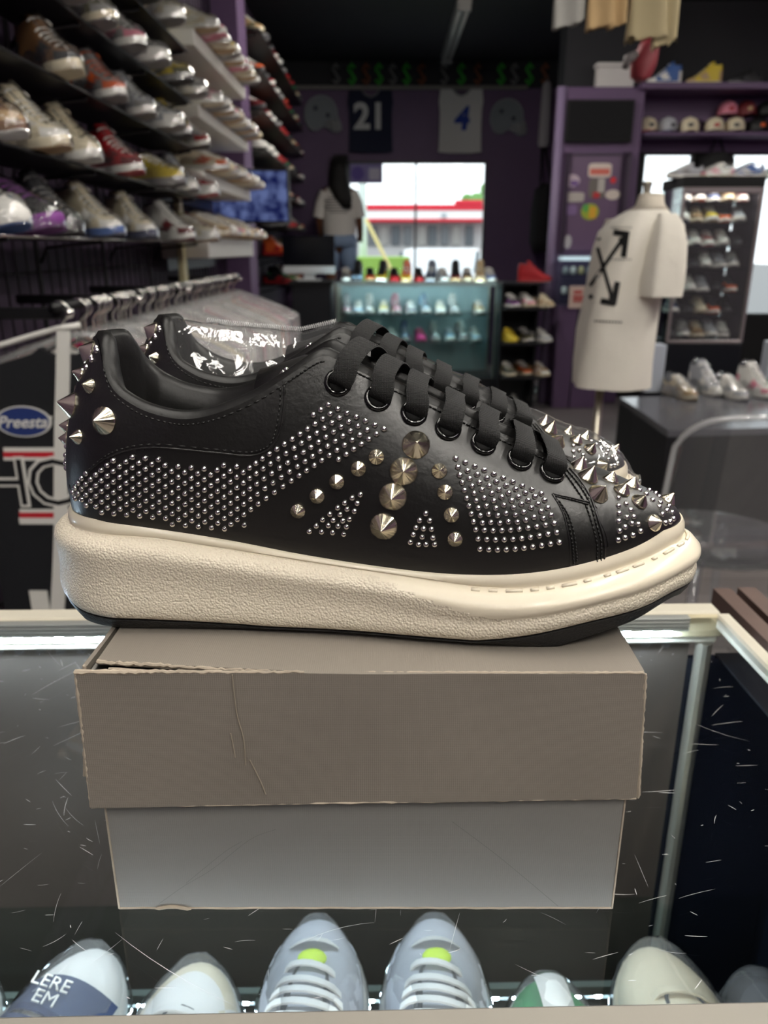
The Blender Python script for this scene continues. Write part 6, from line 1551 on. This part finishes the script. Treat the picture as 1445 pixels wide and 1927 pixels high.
# ------------------------------------------------------------------ low black platform with wrapped shoes and blocks
QZ = .57
q0 = on_z(1193, 765, QZ); q1 = on_z(1257, 810, QZ); f0 = on_z(1325, 1046, .0); 
Q1 = Vector((q1.x, q1.y, 0)); Q0 = Vector((q0.x, q0.y, 0)); Q2 = Q1 + Vector((1.9, .22, 0)); Q3 = Q0 + Vector((2.2, .9, 0)); Q3 = Vector((Q2.x, Q0.y + .55, 0)); Q0b = Vector((Q0.x, Q0.y + .25, 0))
pf = thing('display_platform', 'low black display platform with wrapped shoes behind the clear chair', 'platform', Q1)
poly = [Q1, Q2, Q3, Q0b, Q0]
def ngon(ps, z0, z1): 
    n = len(ps); m_ = MB(); m_.add([Vector((p.x, p.y, z)) - Q1 for z in (z0, z1) for p in ps], [tuple(range(n))[::-1], tuple(range(n, 2 * n))] + [(k, (k + 1) % n, n + (k + 1) % n, n + k) for k in range(n)]); return m_
link('platform_body', ngon(poly, .03, QZ - .03).mesh('platform_body', False), mat('black_velvet_panel', srgb(14, 15, 20), .6), pf)
link('platform_top', ngon(poly, QZ - .03, QZ).mesh('platform_top', False), mat('grey_gloss_top', srgb(92, 92, 98), .22), pf)
link('bottom_trim', ngon([Q1 + Vector((-.006, -.008, 0)), Q2 + Vector((0, -.008, 0)), Q2, Q1], 0, .03).mesh('bottom_trim', False), mat('bronze_trim', srgb(150, 120, 104), .35, metal=.7), pf)
link('plinth', ngon(poly, 0, .03).mesh('plinth', False), BLACKM, pf)
for k, (x, y, h, w_) in enumerate(((1234, 742, .26, .10), (1462, 715, .22, .09))):
    P_ = on_z(x, y, QZ); tag(link('acrylic_block', MB().rbox(-w_ / 2, w_ / 2, -.05, .05, 0, h, .004).mesh('acrylic_block', True, 30), mat('frosted_white', srgb(196, 202, 214), .3), None, (P_.x, P_.y + .1, QZ)), 'frosted white block on the low platform, %s' % ['left beside the mannequin', 'at the right edge'][k], 'display block')
for k, (x, y, rz_, kd) in enumerate(((1288, 738, -78, 'low'), (1336, 730, -78, 'high'), (1384, 738, -80, 'low'), (1432, 735, -76, 'high'))):
    P_ = on_z(x, y + 14, QZ); cw = [('cream', 'tan', 'cream', 'tan', 'white'), ('silver', 'white', 'white', 'grey', 'white'), ('white', 'silver', 'white', 'grey', 'white'), ('white', 'pink', 'white', 'grey', 'white'), ('silver', 'grey', 'white', 'grey', 'white'), ('white', 'white', 'white', 'white', 'white')][k]
    shoe(kd, cw, (P_.x, P_.y + .08, QZ), math.radians(rz_), '%s wrapped sneaker, %s from the left on the low black platform' % (cw_label(cw), ORD[k]), 'wrapped sneakers on the low platform', True)
# clear acrylic chair
gx = on_y(1415, 800, 2.15).x
gch = thing('acrylic_chair', 'clear acrylic chair with rounded back standing before the low platform', 'chair', (gx, 2.30, 0), math.radians(12))
ACR = film('clear_acrylic', tint=(.93, .95, .97), ior=1.5, rough=.03, haze=.07, boost=2.2)
def bk_(u, v):
    a_ = lerp(math.radians(200), math.radians(340), u); r = .26
    return Vector((r * math.cos(a_) * (1 - .12 * v), r * math.sin(a_) * .75 , lerp(.46, .46 + .42 * (1 - .25 * (2 * u - 1)**4), v)))
m_ = MB().grid(bk_, 24, 10); link('backrest', m_.mesh('backrest'), ACR, gch)
edge = [bk_(0, v / 10) for v in range(11)] + [bk_(u / 24, 1) for u in range(1, 25)] + [bk_(1, 1 - v / 10) for v in range(1, 11)]
link('backrest_edge', MB().tube(edge, .009, 8).mesh('backrest_edge'), film('acrylic_edge', haze=.35, boost=2.5), gch)
link('seat', MB().lathe([(.01, .44), (.25, .44), (.262, .45), (.25, .462), (.01, .462)], 36).mesh('seat', True, 40), ACR, gch)
for k in range(4):
    t_ = math.pi / 4 + k * math.pi / 2; link('leg', MB().tube([(.19 * math.cos(t_), .19 * math.sin(t_), .44), (.235 * math.cos(t_), .235 * math.sin(t_), 0)], [.018, .013], 10).mesh('leg'), ACR, gch)
# ------------------------------------------------------------------ neighbouring counter with bronze rails (right edge)
BR_M = mat('bronze_brown_rail', srgb(104, 84, 76), .38, metal=.35, var=(20, .1))
NZ = .985
nb = thing('bronze_counter', 'neighbouring counter with two brown rails beside the glass counter', 'counter', (on_z(1400, 1150, NZ).x + .25, .62, 0))
nO = nb.location
def diag(x0, y0, x1, y1, wpx, name):
    A, B_ = on_z(x0, y0, NZ), on_z(x1, y1, NZ); A2, B2 = on_z(x0 + wpx, y0, NZ), on_z(x1 + wpx, y1, NZ); d = (B_ - A); B_ = A + d * 4.0; B2 = A2 + (B2 - A2) * 4.0
    ps = [A, A2, B2, B_]; return MB().add([p - nO + Vector((0, 0, dz)) for dz in (-.03, 0) for p in ps], [(3, 2, 1, 0), (4, 5, 6, 7)] + [(k, (k + 1) % 4, 4 + (k + 1) % 4, 4 + k) for k in range(4)])
link('rail', diag(1342, 1107, 1408, 1172, 33, 'rail').mesh('rail', False), BR_M, nb); link('rail', diag(1388, 1105, 1454, 1168, 33, 'rail').mesh('rail', False), BR_M, nb)
A_ = on_z(1360, 1107, NZ); link('cabinet_body', at(MB().box(CR + .135, CR + .6, A_.y - .5, A_.y + .01, 0, NZ - .031), nO).mesh('cabinet_body', False), BLACKLAM, nb)
# ------------------------------------------------------------------ clothes hanging from the ceiling, upper right
hr = thing('ceiling_rail', 'rail below the ceiling that carries hanging clothes, out of view', 'rail', (on_y(1160, 0, 2.9).x, 2.9, 2.75))
link('rail_bar', MB().tube([(-.5, 0, 0), (.5, 0, 0)], .014, 10).mesh('rail_bar'), BLACK, hr)
for s in (-.45, .45): link('rail_drop', MB().tube([(s, 0, .012), (s, 0, CZ - 2.75)], .008, 8).mesh('rail_drop'), BLACK, hr)
def leg_tube(xs, ybot, rx, m, name, parent, ruff=0, tilt=0):
    P_ = on_y(xs, ybot, 2.9); O_ = parent.location; rings = []; rg_ = random.Random(int(xs))
    zt_ = 2.70
    for k in range(9):
        z = lerp(P_.z, zt_, k / 8); r = rx * (1 + .04 * math.sin(k * 2.2 + xs))
        rings.append([Vector((P_.x + r * math.cos(t_) + tilt * (zt_ - z), 2.9 + r * .55 * math.sin(t_) + .012 * math.sin(3 * t_ + k), z + (rg_.uniform(-ruff, ruff) if k == 0 else 0) + (.010 * math.cos(t_) if k == 0 else 0))) - O_ for t_ in [2 * math.pi * q / 26 for q in range(26)]])
    return link(name, MB().loft(rings, False).mesh(name), m, parent)
px_m = lambda w_: w_ / 1450 * 2.9
for nm, lab, parts_, colr, bmp in (('grey_trousers', 'grey trousers hanging from the ceiling rail, leftmost of the hanging clothes', ((1066, 50, 24), (1087, 44, 9)), srgb(168, 166, 160), ('noise', 40, .3, .005)),
                                   ('tan_trousers', 'tan trousers hanging from the ceiling rail between grey and cream ones', ((1128, 52, 23), (1160, 50, 15)), srgb(190, 160, 116), ('noise', 40, .3, .005)),
                                   ('cream_knit_trousers', 'cream woven trousers with frayed hems hanging from the ceiling rail', ((1215, 72, 33), (1248, 86, 20)), srgb(226, 208, 164), ('weave', 90, .8, .004))):
    t = thing(nm, lab, 'trousers', (on_y(parts_[0][0], 0, 2.9).x, 2.9, 2.70), group='clothes hanging from the ceiling rail')
    mm_ = mat(nm + '_cloth', colr, .85, bump=bmp)
    for (xs, yb, rp) in parts_: leg_tube(xs, yb, px_m(rp), mm_, 'trouser_leg', t, .012 if 'knit' in nm else .003)
    x_ = on_y(parts_[0][0] + 18, 0, 2.9).x - t.location.x
    link('waistband', MB().rbox(x_ - .05, x_ + .05, -.02, .02, -.03, .02, .006).mesh('waistband', True, 30), mm_, t)
    link('hook', MB().tube([(x_, 0, .02), (x_, 0, .05), (x_ + .012, 0, .066)], .003, 6).mesh('hook'), CHROME, t)
P_ = on_y(1212, 112, 5.0)
rd = thing('red_mitten', 'dull red padded glove hanging below the ceiling by the pillar', 'glove', P_)
link('glove_body', MB().loft([[Vector((w_ * math.cos(t_) + ox, .05 * math.sin(t_), z)) for t_ in [2 * math.pi * q / 16 for q in range(16)]] for w_, z, ox in ((.02, -.11, -.01), (.06, -.09, -.01), (.075, -.02, 0), (.06, .06, .02), (.05, .10, .03))], True).mesh('glove_body'), mat('dull_red', srgb(140, 50, 58), .5), rd)
link('thumb', MB().tube([(-.05, -.01, .02), (-.10, -.02, .0), (-.11, -.02, -.05)], [.025, .026, .018], 10).mesh('thumb'), mat('dull_grey', srgb(110, 104, 104), .6), rd)
link('cord', MB().tube([(.03, 0, .10), (.03, 0, CZ - P_.z)], .004, 6).mesh('cord'), BLACK, rd)

# ------------------------------------------------------------------ shoes inside the glass counter
zs_ = SHZ + .0005
def inside_shoe(xp, yp, kd, cw, lab, scale=1.0, rz=90, hgt=.055):
    # the toe's top edge is seen at (xp, yp); the shoe stands on the glass shelf, toe pointing away
    P_ = on_z(xp, yp, SHZ + hgt); a_ = math.radians(rz); L_ = .29 * scale
    c = Vector((P_.x, P_.y, 0)) - Vector((math.cos(a_), math.sin(a_), 0)) * (L_ / 2 - .018)
    return shoe(kd, cw, (c.x, c.y, zs_), a_, lab, 'sneakers on the glass shelf in the counter', True, scale=scale, fm=film('case_shoe_film', rough=.06, haze=.10, boost=1.5, wrinkle=(14, .15, .006)))
s1 = inside_shoe(170, 1782, 'low', ('white', 'white', 'white', 'grey', 'navy'), 'glossy white sneaker with navy lettered strap inside the counter, far left', 1.0, 82)
inside_shoe(370, 1808, 'low', ('white', 'cream', 'white', 'grey', 'white'), 'white sneaker inside the counter, second from the left', 1.0, 90)
g1 = inside_shoe(597, 1748, 'runner', ('silver', 'silver', 'white', 'grey', 'white'), 'pale grey mesh sneaker with neon tab inside the counter, left of its pair', 1.0, 90)
g2 = inside_shoe(818, 1746, 'runner', ('silver', 'silver', 'white', 'grey', 'white'), 'pale grey mesh sneaker with neon tab inside the counter, right of its pair', 1.0, 88)
g3 = inside_shoe(1030, 1842, 'low', ('green', 'green', 'white', 'green', 'white'), 'green sneaker with white sticker inside the counter', 1.0, 90)
inside_shoe(1232, 1778, 'low', ('cream', 'cream', 'cream', 'tan', 'cream'), 'cream leather sneaker with tan edge inside the counter', 1.0, 91)
inside_shoe(-75, 1810, 'low', ('white', 'white', 'white', 'grey', 'white'), 'white sneaker cut by the left picture edge inside the counter', 1.0, 90)
inside_shoe(1425, 1826, 'low', ('dark', 'black', 'dark', 'black', 'dark'), 'dark sneaker in glossy film inside the counter, far right', .9, 92)
# neon tabs, sticker and lettering that show on the toes
LIME = mat('neon_lime', srgb(200, 232, 30), .5)
for g in (g1, g2):
    link('neon_tab', MB().ball((.078, 0, .074), .013, 14, 8, (.7, 1.0, .45)).mesh('neon_tab'), LIME, g)
    link('label_sticker', MB().grid(lambda u, v: Vector((.095 + .013 * v, lerp(-.022, .022, u), .0755 - .010 * (2 * u - 1)**2 - .010 * v)), 8, 2).mesh('label_sticker'), WHITE, g)
link('label_sticker', MB().grid(lambda u, v: Vector((lerp(.080, .128, v), lerp(-.014, .012, u), .0745 - .005 * (2 * u - 1)**2 - .014 * v * v)), 8, 6).mesh('label_sticker'), WHITE, g3)
NV = mat('navy_strap', srgb(62, 74, 104), .45)
def strap_pt(u, v): return Vector((lerp(.045, .085, v), lerp(-.046, .046, u), .082 - .030 * (2 * u - 1)**2 - .012 * v))
link('navy_strap', MB().grid(strap_pt, 14, 4).mesh('navy_strap'), NV, s1)
link('strap_lettering', text_mesh('LERE', .016, .0006), WHITE, s1, (.068, 0, .081), (0, math.radians(14), math.radians(-90)))
link('strap_lettering', text_mesh('EM', .016, .0006), WHITE, s1, (.052, -.004, .0835), (0, math.radians(14), math.radians(-90)))
